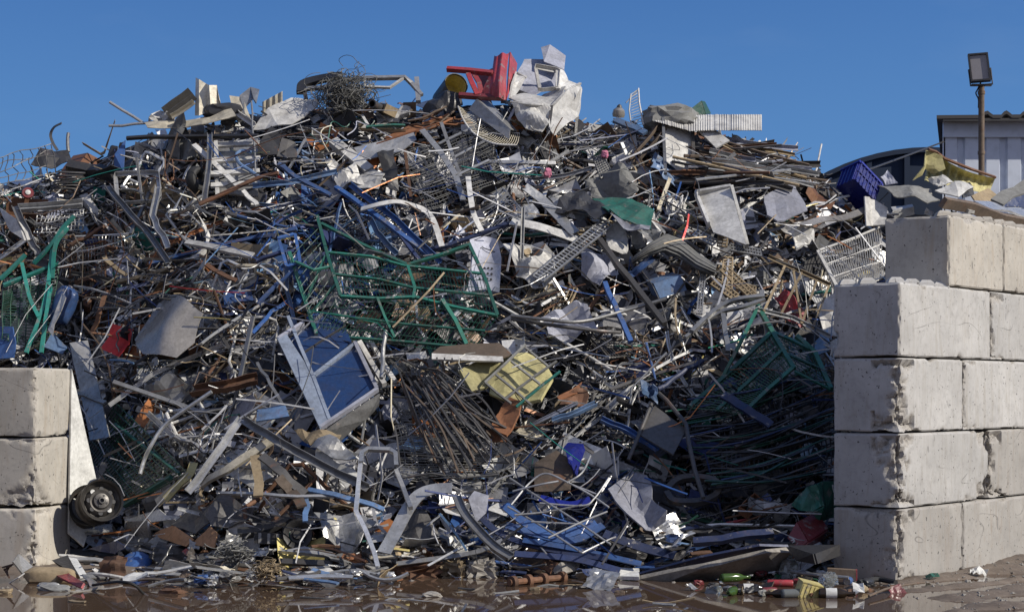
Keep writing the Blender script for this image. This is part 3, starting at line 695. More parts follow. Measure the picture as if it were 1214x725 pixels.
for i in range(13):
    a = rnd.uniform(-.3, .5); L = rnd.uniform(9, 26); x, y = rnd.uniform(495, 542), rnd.uniform(134, 150)
    bar('copper_rod', 'thin brown rod in the coppery bundle under the red chair', 'rod', rnd.choice(['rust', 'brown', 'orange']), 'round', rnd.uniform(.018, .035), [(x-L*math.cos(a), y+L*math.sin(a)), (x, y), (x+L*math.cos(a+.2), y-L*math.sin(a+.2))], off=rnd.uniform(.1, .3), group='brown rods under the red chair')
LM.append(('the coppery rod bundle', 518, 142))
plate('orange_board', 'long orange brown board split lengthwise below the coppery rods', 'board', 'orange', [(455,164),(489,149),(503,151),(482,160),(463,167)], .015, .01, 1, lm='the orange brown board')
bar('steel_bar', 'thin green bar lying level left of the orange brown board', 'bar', 'green', 'sq', .03, [(434,151),(480,149)], off=.24)
# the red chair
t = Thing('plastic_chair', 'red plastic chair lying on its side on top of the heap', 'chair', lm='the red chair')
t.part('armrest', pb([(530,82,.2),(557,84,.2),(584,87,.2)], 'sq', .045, .05), 'red', smooth=False)
t.part('armrest', pb([(544,113,.2),(570,115,.2),(597,116,.2)], 'sq', .05, .05), 'darkred', smooth=False)
t.part('leg', pb([(555,87,.2),(559,97,.2),(566,112,.2)], 'flat', .05, .02), 'red', smooth=False); t.part('leg', pb([(562,88,.15),(568,98,.15),(571,112,.15)], 'flat', .05, .02), 'red', smooth=False)
def bk(u, v):
    x = lerp(581, 600, v)+lerp(-1, 0, u)+u*0; y = lerp(117, 64, v)
    return q_((lerp(579+7*v, 601+3*v-2*math.sin(v*3), u), lerp(116-50*v, 117-55*v, u)+1.5*math.sin(u*9), .28-.12*(2*u-1)**2+.02*math.sin(u*14)))
bkp = t.part('backrest', MB().grid(bk, 14, 10, .012, (0, -1, 0)), 'red')
t.part('side_flange', pp([(600,118,.2),(604,62,.2),(612,76,-.1),(611,86,-.1),(606,100,.05)], .012), 'red', bkp, smooth=False)
t.part('seat', pp([(562,92,-.15),(584,82,-.15),(590,67,-.1),(598,66,-.1),(598,112,.0),(572,112,-.1)], .012, .01, 1), 'darkred', smooth=False); t.done()
t = Thing('steel_drum', 'dark open drum with an olive inside, left of the red chair', 'drum')
c = Q(541, 100, 0, .05); ax = Vector((.35, -.85, .3)).normalized()
t.part('shell', MB().lathe(c, ax, [(.125, -.4), (.13, -.4), (.13, .0), (.122, 0), (.122, -.3)], 24), 'black'); t.part('inner_lining', MB().lathe(c, ax, [(.119, -.02), (.119, -.25), (0, -.26)], 24), 'yellow'); t.done()
plate('tarpaulin', 'black tarpaulin lump below the dark drum on the skyline', 'tarpaulin', 'black', [(500,127),(515,115),(530,110),(546,108),(548,125),(532,132),(506,132)], .01, .06, 3)
t = Thing('folded_sheet', 'long grey green folded sheet sloping down under the red chair', 'metal sheet', lm='the grey green folded sheet')
m = MB(); m.poly([q_(p, .2) for p in [(556,130,.1),(565,118,.16),(605,154,.16),(604,166,.1)]], .008).poly([q_(p, .2) for p in [(565,118,.16),(580,121),(613,156),(605,154,.16)]], .008); t.part(None, m, 'galv', smooth=False); t.done()
t = Thing('wire_basket', 'curved white wire basket hanging under the grey green sheet', 'basket', lm='the curved wire basket')
lo = [(543,126),(550,143),(563,159),(585,170),(612,172)]; hi = [(556,128),(568,140),(584,150),(600,156),(616,158)]
t.part('rim', pb([(a, b, .1) for a, b in lo], 'round', .018, sm=True, off=.26), 'white'); t.part('rim', pb(hi, 'round', .014, sm=True, off=.2), 'white')
m = MB(); A = curve([q_((a, b, .1), .26) for a, b in lo], 8); B = curve([q_(p, .2) for p in hi], 8)
for i in range(0, len(A)): m.tube([A[i], A[i].lerp(B[i], .5)+Vector((0, -.03, -.03)), B[i]], .0035, 4)
t.part('ribs', m, 'cream'); t.done()
one('box_girder', 'pale box beam sloping down right with a bright top face', 'beam', MB().sweep([q_((395,168), .2), q_((438,203), .2)], sec('sq', .11, .07)), 'white', lm='the pale box beam', smooth=False)
plate('plastic_sheet', 'glossy black plastic sheet hanging in folds left of the grey mesh', 'plastic sheet', 'black', [(447,178),(457,175),(467,175),(470,200),(473,222),(461,224),(455,208),(449,192)], .006, .07, 3, off=.3, lm='the hanging black plastic')
t = Thing('wire_mesh_sheet', 'big grey wire mesh panel with flat stiffening bars, upper centre', 'mesh panel', lm='the big grey mesh panel')
pl = Pl(Q(475,182,0,.25), Q(570,150,0,.25), Q(512,245,0,.25))
t.part('wire_mesh', wires(pl.at(472,184), pl.at(572,146), pl.at(604,212), pl.at(508,250), 34, 22, .0032, .07, 3, 2, j=.35), 'canvas')
for pts, w, mt in (([(499,155),(520,180),(540,210),(549,240)], .06, 'alu'), ([(523,148),(536,185),(546,212)], .035, 'galv'), ([(520,173),(560,154)], .025, 'galv'), ([(536,190),(574,170)], .025, 'galv'), ([(540,211),(580,192)], .025, 'galv'), ([(480,180),(487,236)], .03, 'rust')):
    t.part('stiffening_bar', MB().sweep([pl.at(a, b, .03) for a, b in pts], sec('flat', w, .012), up=pl.n), mt, smooth=False)
t.done()
for i, (pts, lab) in enumerate((([(304,186),(310,166),(322,150),(333,161),(328,185)], 'dark grey slab leaning under the big white sheet'), ([(328,186),(334,164),(350,170),(352,188)], 'dark grey slab right of the leaning slab'), ([(420,176),(468,164),(490,158),(494,169),(458,186),(430,192)], 'long light grey slab below the orange brown board'))):
    plate('metal_sheet', lab, 'slab', ['dark', 'dark', 'galv'][i], pts, .012, .02, 1, off=.2)
plate('metal_sheet', 'broken white sheet streaked with blue shade left of the black plastic', 'metal sheet', 'white', [(412,216),(440,200),(456,206),(448,223),(424,224)], .008, .03, 2, off=.26)
# the crumpled casing at the top
t = Thing('crumpled_casing', 'big crumpled grey white metal casing on top of the heap', 'casing', lm='the big crumpled casing')
t.part('flap', pp([(642,57,-.2),(652,54,-.2),(670,68,-.25),(668,84,-.15),(660,80,-.1),(645,74,-.1)], .012, .01, 1), 'cloud', smooth=False)  # bluish grey puts the shade on this flap into its colour
t.part('back_panel', pp([(606,118,-.1),(606,104,-.2),(622,73,-.4),(646,70,-.4),(668,82,-.35),(664,104,-.2),(640,112,-.1),(618,120,-.05)], .012, .05, 2), 'cloud', smooth=False)  # shaded inside of the casing, its blue shade painted in
t.part('side_panel', pp([(604,117,.15),(607,100,.1),(612,86,.0),(624,92,.1),(617,104,.12),(608,118,.16)], .012, .02, 1), 'white', smooth=False)
t.part('inner_frame', loop([(635,81,.1),(662,86,.1),(660,106,.1),(640,108,.1)], 'L', .04, .05, .16), 'white', smooth=False)
t.part('side_panel', pp([(662,82,.05),(668,84,-.1),(673,97,-.05),(684,102,.0),(672,107,.1),(660,105,.12)], .012, .02, 1), 'white', smooth=False)
t.part('ledge', pp([(605,120,.2),(622,115,.0),(645,108,-.05),(672,104,.1),(668,112,.3),(654,124,.34),(620,125,.3)], .012, .04, 2), 'white', smooth=False)
t.part('front_panel', pp([(606,122,.28),(630,124,.32),(654,126,.34),(650,150,.3),(642,158,.24),(622,151,.2),(612,136,.2)], .012, .045, 4, fr=6), 'white', smooth=False)
t.part('front_panel', pp([(654,126,.34),(672,107,.3),(688,99,.1),(687,138,.1),(668,150,.2),(655,162,.22),(649,152,.3)], .012, .045, 4, fr=6), 'white', smooth=False)
t.part('folded_edge', pb([(605,121,.3),(630,124,.34),(654,126,.36),(672,108,.32),(688,99,.12)], 'sq', .025, .02), 'white', smooth=False); t.part('folded_edge', pb([(604,117,.17),(607,100,.13),(612,86,.03),(624,92,.13)], 'sq', .02), 'white', smooth=False)
t.part('post', pb([(654,126,.36),(650,160,.3)], 'sq', .03, .03), 'dark', smooth=False)
t.part('post', pb([(661,82,.12),(661,106,.14)], 'sq', .04, .03), 'white', smooth=False); t.done()
t = Thing('cooking_pot', 'small shiny domed pot on the skyline right of the crumpled casing', 'pot', lm='the shiny pot')
c = Q(733, 139, 0, .1); t.part('body', MB().lathe(c, (.1, -.2, 1), [(0, 0), (.06, 0), (.068, .03), (.06, .075), (.03, .1)], 20), 'silver'); t.part('neck', MB().lathe(c, (.1, -.2, 1), [(.03, .1), (.024, .12), (.008, .135), (0, .136)], 16), 'dark'); t.done()
t = Thing('wire_rack', 'white wire rack standing up from the skyline', 'rack', lm='the white wire rack')
pl = Pl(q_((747,112)), q_((758,105)), q_((750,150)))
t.part('rail', MB().tube([pl.at(748,112), pl.at(746,131), pl.at(749,152)], .009, 5), 'white'); t.part('rail', MB().tube([pl.at(757,105), pl.at(758,122), pl.at(763,148)], .009, 5), 'white')
m = MB()
for i in range(13):
    f = i/12; m.tube([pl.at(lerp(748, 749, f), lerp(112, 150, f)), pl.at(lerp(757, 763, f), lerp(106, 147, f))], .005, 4)
t.part('rungs', m, 'white'); t.part('stay', MB().tube([pl.at(757,106), pl.at(742,122)], .006, 4), 'dark'); t.done()
one('tarpaulin', 'rough dark tarpaulin mound on the right of the skyline', 'tarpaulin', blobm(793, 142, 32, 17, 30, 7, .3, fr=3), 'canvas', lm='the dark tarpaulin mound')
t = Thing('plastic_bin', 'dark green plastic bin corner sticking up on the right skyline', 'bin', lm='the green bin corner')
t.part(None, pp([(817,131),(831,120),(836,136),(820,138)], .01).poly([q_(p) for p in [(831,120),(835,121,-.1),(842,135,-.1),(836,136)]], .01), 'dkgreen', smooth=False); t.done()
t = Thing('roof_trough', 'long white ribbed roof trough lying level at the right skyline', 'trough', lm='the long white ribbed trough')
def tr(u, v):
    px = lerp(776, 903, u); top = 140-4*math.sin(min(1, u*1.6)*1.57); a = v*1.9
    return q_((px, top+lerp(4, 19, min(1, u*3))*math.sin(a*.82), .1+.16*math.sin(a)))+Vector((0, -.008*(int(u*90) % 2), .004*(int(u*90) % 2)))
t.part('trough', MB().grid(tr, 90, 8, .01, (0, -1, 0)), 'white', smooth=False)
m = MB(); m.poly([tr(1, v/8)+Vector((.002, 0, 0)) for v in range(9)], .012); t.part('end_cap', m, 'white', smooth=False); t.done()
t = Thing('white_board', 'tall off white panel leaning between two dark posts, upper right', 'panel', lm='the tall off white panel')
t.part('sheet', pp([(787,141,.1),(819,150),(821,196),(808,206),(789,192,.1)], .015, .015, 2), 'white', smooth=False)
t.part('post', pb([(821,148,.1),(822,178,.1),(822,208,.1)], 'sq', .035), 'dark', smooth=False); t.part('post', pb([(786,140,.2),(789,206,.2)], 'sq', .03), 'galv', smooth=False); t.done()
plate('white_board', 'off white board tilted right beside the tall off white panel', 'panel', 'white', [(823,151,.15),(830,142,.15),(865,168,.15),(849,177,.15)], .02, lm='the tilted white board')
bar('blue_plank', 'dull blue plank below the white wire rack', 'plank', 'lightblue', 'flat', .09, [(729,142),(765,158)], .03, off=.24)
for i, (a, b) in enumerate((((779,150),(744,192)), ((788,153),(752,196)))): bar('angle_bar', ['brown rusty angle bar slanting left of the tall white panel', 'second rusty angle bar beside the first, nearer the white panel'][i], 'angle bar', 'brown', 'L', .05, [a, b], .05, off=.3)
t = Thing('perforated_plate', 'small grey perforated plate leaning above the crushed grey canvas', 'plate')
pl = Pl(q_((703,187), .28), q_((714,183), .28), q_((712,211), .28))
t.part(None, wires(pl.at(703,187), pl.at(714,183), pl.at(725,203), pl.at(712,211), 5, 9, .009, 0, 4), 'galv'); t.done()
plate('canvas_sheet', 'crushed dark grey canvas bundle right of centre, above the green sheet', 'canvas', 'canvas', [(696,215),(716,208),(737,206),(754,213),(753,235),(722,240),(704,233)], .015, .14, 3, off=.26, lm='the crushed grey canvas')
one('plastic_lump', 'small pink plastic lump below the crumpled casing', 'plastic scrap', blobm(649, 205, 5, 6, 5, 3, .3, .35), 'pink'); one('plastic_lump', 'small pink plastic lump beside the perforated plate', 'plastic scrap', blobm(717, 183, 4, 5, 5, 5, .3, .35), 'pink')
bar('white_stick', 'thin white stick standing upright at the right end of the rods', 'stick', 'white', 'round', .022, [(966,210),(970,190),(974,171)], off=.2, lm='the thin white stick')
# ---- upper right corner
t = Thing('plastic_crate', 'bright blue plastic crate tipped on its side at upper right', 'crate', lm='the bright blue crate')
c = Q(1018, 220, 0, .3); m3 = Matrix.Rotation(R(28), 3, 'Z') @ Matrix.Rotation(R(38), 3, 'Y') @ Matrix.Rotation(R(-20), 3, 'X')
X, Y, Z = m3 @ Vector((.17, 0, 0)), m3 @ Vector((0, .12, 0)), m3 @ Vector((0, 0, .13))
for s_ in (-1, 1):
    m = MB(); m.box(c+X*s_, X.normalized()*.006, Y, Z); 
    for k in range(-2, 3): m.box(c+X*(s_*1.05)+Y*k*.42, X.normalized()*.008, Y.normalized()*.007, Z)
    t.part('end_wall', m, 'glossblue', smooth=False)
    m = MB(); m.box(c+Y*s_, X*.98, Y.normalized()*.006, Z)
    for k in range(-3, 4): m.box(c+Y*(s_*1.07)+X*k*.3, X.normalized()*.007, Y.normalized()*.008, Z*.97)
    m.box(c+Y*(s_*1.08), X, Y.normalized()*.01, Z.normalized()*.008); t.part('side_wall', m, 'glossblue', smooth=False)
m = MB(); m.box(c-Z*.98, X*.97, Y*.97, Z.normalized()*.006); t.part('base', m, 'glossblue', smooth=False)
m = MB(); 
for s_ in (-1, 1): m.box(c+Z*.97+X*(s_*1.06), X.normalized()*.016, Y*1.12, Z.normalized()*.012); m.box(c+Z*.971+Y*(s_*1.08), X*1.0, Y.normalized()*.014, Z.normalized()*.012)
t.part('rim', m, 'glossblue', smooth=False); t.done()
t = Thing('yellow_trough', 'dented pale yellow ribbed trough with a rusty rim in front of the shed', 'trough', lm='the pale yellow trough')
def yt(u, v):
    k = v; a = (lerp(1102, 1180, u), lerp(178, 211, u)+6*math.sin(u*3.1)); b = (lerp(1096, 1172, u), lerp(214, 230, u))
    return q_((lerp(a[0], b[0], k), lerp(a[1], b[1], k), .05-.18*math.sin(k*3.14)+.02*math.sin(u*60)))
t.part('side_wall', MB().grid(yt, 60, 6, .008, (0, -1, 0)), 'paleyellow', smooth=False)
t.part('end_panel', pp([(1086,214,.3),(1100,178,.2),(1117,185,.1),(1120,200,.1),(1108,206,.15),(1098,200,.2)], .01, .04, 2), 'paleyellow', smooth=False)
t.part('rim', pb([(1101,177,.22),(1110,180,.1),(1120,188,.08),(1150,200,.08),(1180,210,.08)], 'sq', .03, .02), 'rust', smooth=False); t.done()
plate('dark_tarpaulin', 'dark grey tarpaulin spread on the heap between blue crate and wall top', 'tarpaulin', 'canvas', [(1036,212,.2),(1075,223,.2),(1104,228,.1),(1114,241,.3),(1098,246,.4),(1060,232,.4)], .012, .09, 3, off=.2)
for pts, mt, lab in (([(1043,212),(1052,203),(1065,218),(1050,220)], 'cloud', 'small grey triangular plate standing beside the blue crate'), ([(1108,227,.2),(1132,216,.1),(1154,222,.1),(1136,234,.2)], 'white', 'ribbed white sheet lying in front of the yellow trough'),
        ([(1150,233,.2),(1170,224,.1),(1186,238,.2),(1160,244,.3)], 'tan', 'grey brown flap standing at right of the ribbed white sheet'), ([(1100,214,.1),(1118,208,.1),(1130,216,.1),(1112,222,.2)], 'white', 'crumpled white plastic sheet inside the yellow trough'),
        ([(1135,222,.1),(1150,216),(1155,230,.1),(1140,236,.1)], 'black', 'small black square plate leaning before the yellow trough')):
    plate('metal_sheet', lab, 'sheet', mt, pts, .012, .02, 2, off=.25)
def wl(px, py, dl): return P(px, py, dl)       # along the wall top
for i, (a, b, w, h, mt, lab) in enumerate((((1118,240,16.9),(1222,266,18.0),.05,.10,'brown','dark brown beam lying along the top of the right wall'), ((1140,246,17.2),(1224,262,18.6),.16,.03,'white','long white sheet lying on the wall top behind the brown beam'), ((1165,244,17.6),(1224,254,19.0),.2,.02,'alu','second long pale sheet on the wall top, above the first'), ((1182,240,18.3),(1222,216,18.9),.14,.02,'canvas','grey rubber mat rising at the right frame edge'))):
    m = MB(); p0, p1 = wl(*a), wl(*b); m.sweep([p0, p0.lerp(p1, .3)+Vector((0, 0, .02)), p0.lerp(p1, .65)+Vector((0, 0, -.015)), p1], sec('flat', w, h)); one('long_sheet' if i else 'timber_plank', lab, 'sheet' if i else 'beam', m, mt, smooth=False)
plate('blue_sheet', 'dark blue sheet in shade above the long pale sheets at right', 'sheet', 'navy', [(1180,246,.1),(1190,232),(1224,228),(1224,248,.1)], .01, .03, 2, off=.3)
plate('metal_board', 'dented grey panel leaning left below the rods at upper right', 'panel', 'cloud', [(905,233,.1),(940,220),(957,252,.1),(922,263,.2),(908,258,.2)], .015, .04, 2, off=.25, lm='the dented grey panel')
t = Thing('white_tray', 'small white box with a dividing rib left of the top wall block', 'box')
t.part(None, pp([(1024,233,.3),(1031,234,.2),(1034,268,.2),(1026,268,.3)], .012).poly([q_((a, b, c), .16) for a, b, c in [(1031,234,.2),(1052,247,.25),(1050,267,.25),(1034,268,.2)]], .012), 'white', smooth=False); t.done()
# ---- middle left
plate('metal_sheet', 'white folded sheet sticking out at the left frame edge', 'metal sheet', 'white', [(0,246),(20,260,.1),(42,283,.1),(30,286,.15),(12,273,.1)], .012, .02, 1, off=.3, lm='the white folded sheet at left edge')
bar('steel_bar', 'wide grey flat bar crossing in front of the white folded sheet', 'bar', 'galv', 'U', .08, [(18,245),(37,288),(45,302)], .04, off=.42)
bar('steel_channel', 'wide grey channel lying level above the left green mesh', 'channel', 'galv', 'U', .10, [(22,249),(98,243)], .05, off=.35, lm='the wide grey level channel')
one('chain_netting', 'scrap of grey chain netting hanging below the wide grey channel', 'netting', wires(q_((45,250),.3), q_((100,248),.3), q_((98,272),.25), q_((40,276),.25), 12, 6, .007, .1), 'galv')
t = Thing('green_cage', 'crushed green wire cage with peeling teal bars at the left edge', 'cage', lm='the crushed green cage')
pl = Pl(Q(10,330,0,.36), Q(70,315,0,.36), Q(30,410,0,.36))
t.part('wire_mesh', wires(pl.at(4,338), pl.at(70,312), pl.at(56,415), pl.at(2,402), 6, 26, .006, .05, 4, 3), 'dkgreen')
for pts in ([(88,256),(75,270),(61,290),(40,312)], [(26,312),(31,335),(36,355),(46,376)], [(62,296),(56,345),(46,380),(31,418)], [(60,340),(54,380),(49,418)], [(0,331),(14,318),(30,302)], [(80,270),(66,290),(62,330)], [(4,338),(70,312)]):
    t.part('bent_bar', pb(pts, 'sq', .036, .03, off=.48, sm=True), 'teal', smooth=False)
t.done()
t = Thing('plastic_canister', 'blue plastic canister with rounded top at left, beside the green cage', 'canister', lm='the blue canister')
t.part('body', blobm(76, 362, 13, 23, 12, 2, .12, .3, pw=.55, tilt=-20), 'blue'); t.part('cap', blobm(83, 341, 4, 3, 4, 2, .05, .3, tilt=-20), 'navy'); t.done()
plate('metal_sheet', 'pale grey torn sheet overlapping the blue canister', 'metal sheet', 'galv', [(58,392,.1),(74,347,.15),(78,352,.15),(66,385,.1),(64,400,.1)], .01, .02, 1, off=.42)
plate('plastic_drum', 'small piece of blue drum at the left edge above the left wall', 'drum piece', 'blue', [(0,388),(16,388,.06),(19,405,.07),(17,424,.06),(0,426)], .02, .01, 1, off=.38)
plate('metal_sheet', 'blue grey triangular sheet resting on top of the left wall', 'metal sheet', 'lightblue', [(52,412,.1),(62,394),(80,412,.1),(74,420,.1)], .01, .01, 1, off=.3)
plate('silver_sheet', 'big crumpled silver sheet with a bright dent, left of centre', 'metal sheet', 'silver', [(186,348),(209,351,.05),(243,373,.1),(231,405,.1),(214,428,.1),(176,425,.05),(157,404)], .01, .13, 3, off=.36, lm='the crumpled silver sheet', fr=3.0, seed=2.2, smooth=True)
for i, pts in enumerate(([(128,222),(155,256),(171,272),(199,312)], [(188,222),(181,258),(189,276),(199,294)])):
    bar('steel_channel', ['long bent grey channel slanting down right at upper left', 'grey channel bent like a knee right of the long bent channel'][i], 'channel', 'galv', 'U', .07, pts, .04, off=.42, lm=['the long bent grey channel', None][i])
bar('steel_bar', 'bright white bar sloping gently down right, left of the blue bars', 'bar', 'white', 'sq', .075, [(221,287),(300,303)], .03, off=.42, lm='the bright white sloping bar')
for i, (pts, lab) in enumerate((([(80,291),(100,283),(123,268)], 'rust red flat bar sloping up right above the blue canister'), ([(127,344),(117,372),(108,396)], 'split rusty brown bar standing beside the blue canister'), ([(123,304),(138,318),(150,326)], 'short tan bar slanting down right above the split rusty bar'), ([(14,322),(26,308),(31,300)], 'curled orange rusty strip at the left edge above the green cage'), ([(240,312),(258,322),(280,332)], 'bundle edge of brown weathered slats below the bright white sloping bar'))):
    bar('rusty_bar', lab, 'bar', 'rust' if i != 2 else 'tan', 'flat', .05, pts, .02, off=.42)
t = Thing('grey_panel_strip', 'long grey flat panel leaning beside the white board, crossed by shadow', 'panel', lm='the long grey leaning panel')
m = pp([(83,407,.1),(104,404,.1),(117,455,.12),(131,518,.2),(108,522,.2),(96,465,.12)], .012, .006, 1, off=.42); t.part(None, m, 'galv', smooth=False); t.done()
bar('steel_bar', 'short bright bar lying across the long grey leaning panel', 'bar', 'alu', 'flat', .05, [(90,466),(125,477)], .02, off=.62)
one('white_board', 'tall plain white board wedged between left wall and heap', 'board', MB().poly([P(83,437,16.62), P(98,505,16.75), P(114,575,16.85), P(112,600,16.8), P(98,648,16.55), P(80,632,16.5)], .02), 'label', lm='the tall white board', smooth=False)
bar('bent_tube', 'long bent silver tube curving up right above the lower green mesh', 'tube', 'alu', 'round', .042, [(166,562),(171,545),(179,528),(194,505),(217,487),(251,464)], off=.62, sm=True, lm='the long bent silver tube')
t = Thing('green_grating', 'dark green wire grating lying flat at lower left, behind the wheel rim', 'grating', lm='the lower green grating')
pl = Pl(Q(110,540,0,.34), Q(140,482,0,.3), Q(190,590,0,.34))
t.part('wire_mesh', wires(pl.at(100,535), pl.at(138,478), pl.at(222,560), pl.at(152,600), 9, 26, .007, .03), 'dkgreen')
t.part('edge_bar', MB().sweep([pl.at(150,600,.02), pl.at(205,566,.02)], sec('sq', .035)), 'green', smooth=False); t.part('edge_bar', MB().sweep([pl.at(138,503,.02), pl.at(215,562,.02)], sec('sq', .025)), 'green', smooth=False); t.done()
bar('yellow_strip', 'creamy yellow torn plastic strip twisted upward at lower left', 'strip', 'yellow', 'flat', .085, [(196,592),(212,574),(224,563),(230,548)], .012, off=.66, sm=True, lm='the twisted yellow strip')
bar('yellow_strip', 'broad creamy piece under the twisted yellow strip', 'strip', 'cream', 'flat', .10, [(186,596),(205,580),(226,568)], .02, off=.56, sm=True)
bar('steel_bar', 'bright galvanised bar rising right to a bend at lower left', 'bar', 'alu', 'L', .06, [(224,584),(257,540),(287,497)], .05, off=.7, lm='the bright rising galvanised bar')
bar('steel_bar', 'long galvanised bar falling right from the bend, in front of white sheets', 'bar', 'galv', 'L', .065, [(287,498),(330,525),(380,553),(436,580)], .05, off=.7, lm='the long falling galvanised bar')
bar('cream_strip', 'cream plank edge sloping up right between the galvanised bars', 'plank', 'cream', 'flat', .085, [(240,574),(270,556),(322,522)], .03, off=.6)
bar('rusty_girder', 'heavy rusty beam lying level left of the blue and white cabinet', 'girder', 'rust', 'U', .12, [(230,466),(270,460),(306,451)], .06, off=.4, lm='the heavy rusty beam')
# ---- blue bars and the green cages
for i, (pts, w, mt, lab) in enumerate((([(398,222),(455,262),(512,306)], .05, 'blue', 'long blue bar slanting down right above the green cage'), ([(415,220),(470,262),(522,312)], .05, 'blue', 'second long blue bar just right of the first, above the green cage'), ([(432,242),(470,272),(502,314)], .04, 'navy', 'dark blue bar under the two long blue bars'), ([(405,240),(396,275),(387,312)], .035, 'lightblue', 'thin light blue bar standing steeply behind the green cage post'),
        ([(508,297),(545,286),(572,275),(612,264)], .045, 'navy', 'dark blue tube curving up right behind the green cage'), ([(440,262),(452,282),(470,302)], .05, 'lightblue', 'bright blue flat bar under the white bent strip'), ([(330,195),(350,210),(392,232)], .05, 'blue', 'blue bar falling right at the top of the blue tangle'), ([(300,222),(345,218),(400,205)], .05, 'lightblue', 'light blue bar rising right at the top of the blue tangle'),
        ([(306,360),(330,335),(352,318)], .035, 'blue', 'blue bar rising right at left of the green cage'), ([(338,300),(340,345),(352,392)], .04, 'lightblue', 'light blue upright bar left of the green cage'), ([(304,310),(330,300),(352,298)], .04, 'navy', 'dark blue bar lying level left of the green cage'), ([(300,395),(322,370),(345,356)], .03, 'blue', 'thin blue bar rising right, lowest in the blue tangle'))):
    bar('blue_bar', lab, 'bar', mt, 'L' if i % 2 else 'sq', w, pts, w*.8, off=.34, lm=['the long blue bars', None, None, None, None, None, 'the blue tangle', None, None, None, None, None][i], group='blue painted bars')
t = Thing('blue_bracket', 'light blue box shaped bracket left of the green cage', 'bracket', lm='the light blue bracket')
t.part(None, loop([(330,282),(350,277),(356,311),(340,316)], 'sq', .03, .02, .4), 'blue', smooth=False); t.done()
bar('bent_strip', 'wide white metal strip bent over like a hook above the green cage', 'metal strip', 'white', 'flat', .065, [(428,248),(450,242),(470,239),(488,243),(503,249),(514,262),(524,292)], .012, off=.44, sm=True, lm='the white hooked strip')
bar('bent_strip', 'tall white strip standing upright right of the green cage', 'metal strip', 'white', 'flat', .06, [(555,210),(558,235),(562,255),(571,274)], .02, off=.4, sm=True, lm='the tall white strip')
t = Thing('chair_shell', 'pale grey plastic chair shell facing out, right of the green cage', 'chair', lm='the pale grey chair shell')
def ch(u, v):
    return q_((lerp(553+8*v*0+3*math.sin(v*3), 592-14*(1-v)*0-18*max(0, .35-v), u)+lerp(4, 0, v), lerp(284, 347, v)-4*math.cos((u-.5)*3), .1+.1*(2*u-1)**2), .3)
t.part('shell', MB().grid(ch, 10, 12, .01, (0, -1, 0)), 'cloud'); m = MB()
for i in range(4):
    for j in range(3): p = ch(.35+.12*i, .6+.1*j); m.lathe(p+Vector((0, -.012, 0)), (0, -1, .2), [(0, 0), (.012, 0), (.012, .004), (0, .004)], 8)
t.part('vent_holes', m, 'black'); t.done()
def cage(name, label, lm, parts, wm, mats=('green', 'dkgreen')):
    t = Thing(name, label, 'cage', None, lm)
    for n, pts, w in parts: t.part(n, MB().sweep(pts, sec('sq', w)), mats[0], smooth=False)
    for a in wm: t.part('wire_mesh', wires(*a), mats[1])
    t.done()
pl = Pl(Q(376,256,0,.5), Q(590,373,0,.55), Q(404,351,0,.62)); f = pl.at
lo = Pl(f(404,351), f(590,373), Q(375,396,0,.30)); g = lo.at
cage('green_cage', 'large bent green tube and wire cage hanging in the middle of the heap', 'the large green cage', [
 ('post', [f(376,256), f(389,305), f(404,351)], .03), ('rail', [f(381,265), f(430,290), f(483,314)], .028), ('rail', [f(483,314), f(520,303), f(557,290)], .03), ('post', [f(556,289), f(575,330), f(590,374)], .03),
 ('rail', [f(388,299), f(440,304), f(480,315), f(570,324)], .022), ('rail', [f(397,325), f(450,331), f(490,341), f(580,350)], .022), ('rail', [f(404,351), f(450,354), f(492,352), f(540,364), f(590,374)], .026),
 ('short_post', [f(483,314), f(492,341), f(490,354)], .026), ('post', [Q(343,299,0,.42), Q(359,348,0,.40), Q(375,396,0,.36)], .034), ('rail', [Q(350,310,0,.42), Q(372,320,0,.45), f(392,316)], .022), ('rail', [Q(360,362,0,.38), f(386,303)], .02), ('rail', [Q(368,372,0,.38), f(400,335)], .022),
 ('post', [g(524,355), g(540,380), g(553,408)], .034), ('post', [g(447,352), g(456,375), g(468,400)], .022), ('rail', [g(375,397), g(470,404), g(556,412)], .022), ('rail', [g(392,372), g(480,384), g(575,392)], .018)],
 [(f(392,300), f(575,324), f(586,372), f(405,350), 46, 5, .0035, .012, 3), (g(404,352), g(590,374), g(560,418), g(372,398), 38, 4, .0034, .03, 3, 4), (Q(345,304,0,.41), f(380,268), f(403,348), Q(374,394,0,.36), 5, 10, .0032, .01, 3)])
def vent(): pass
# ---- the blue and white cabinet
pl = Pl(Q(329,403,0,.42), Q(430,372,0,.30), Q(379,510,0,.50)); f = pl.at
t = Thing('glazed_cabinet', 'tilted white cabinet with two dark blue glass panes below the green cage', 'cabinet', lm='the blue glass cabinet')
def fr(pts, w, h=.05, lift=.02): return MB().sweep([f(a, b, lift) for a, b in pts], sec('sq', w, h), up=pl.n)
sp = t.part('side_panel', MB().poly([f(329,404,.01), f(340,399,.01), f(373,450,.01), f(392,500,.01), f(380,511,.01)], .03), 'bluegrey', smooth=False)
t.part('sticker', MB().poly([f(336,411,.02), f(344,406,.02), f(346,413,.02), f(339,417,.02)], .004), 'red', sp, smooth=False); t.part('control_strip', MB().poly([f(341,418,.02), f(347,414,.02), f(355,428,.02), f(350,432,.02)], .004), 'black', sp, smooth=False)
t.part('pane', MB().poly([f(344,402), f(386,371), f(406,382), f(417,406), f(371,443)], .012), 'pane', smooth=False); t.part('pane', MB().poly([f(373,449), f(421,413), f(443,460), f(391,499)], .012), 'pane', smooth=False)
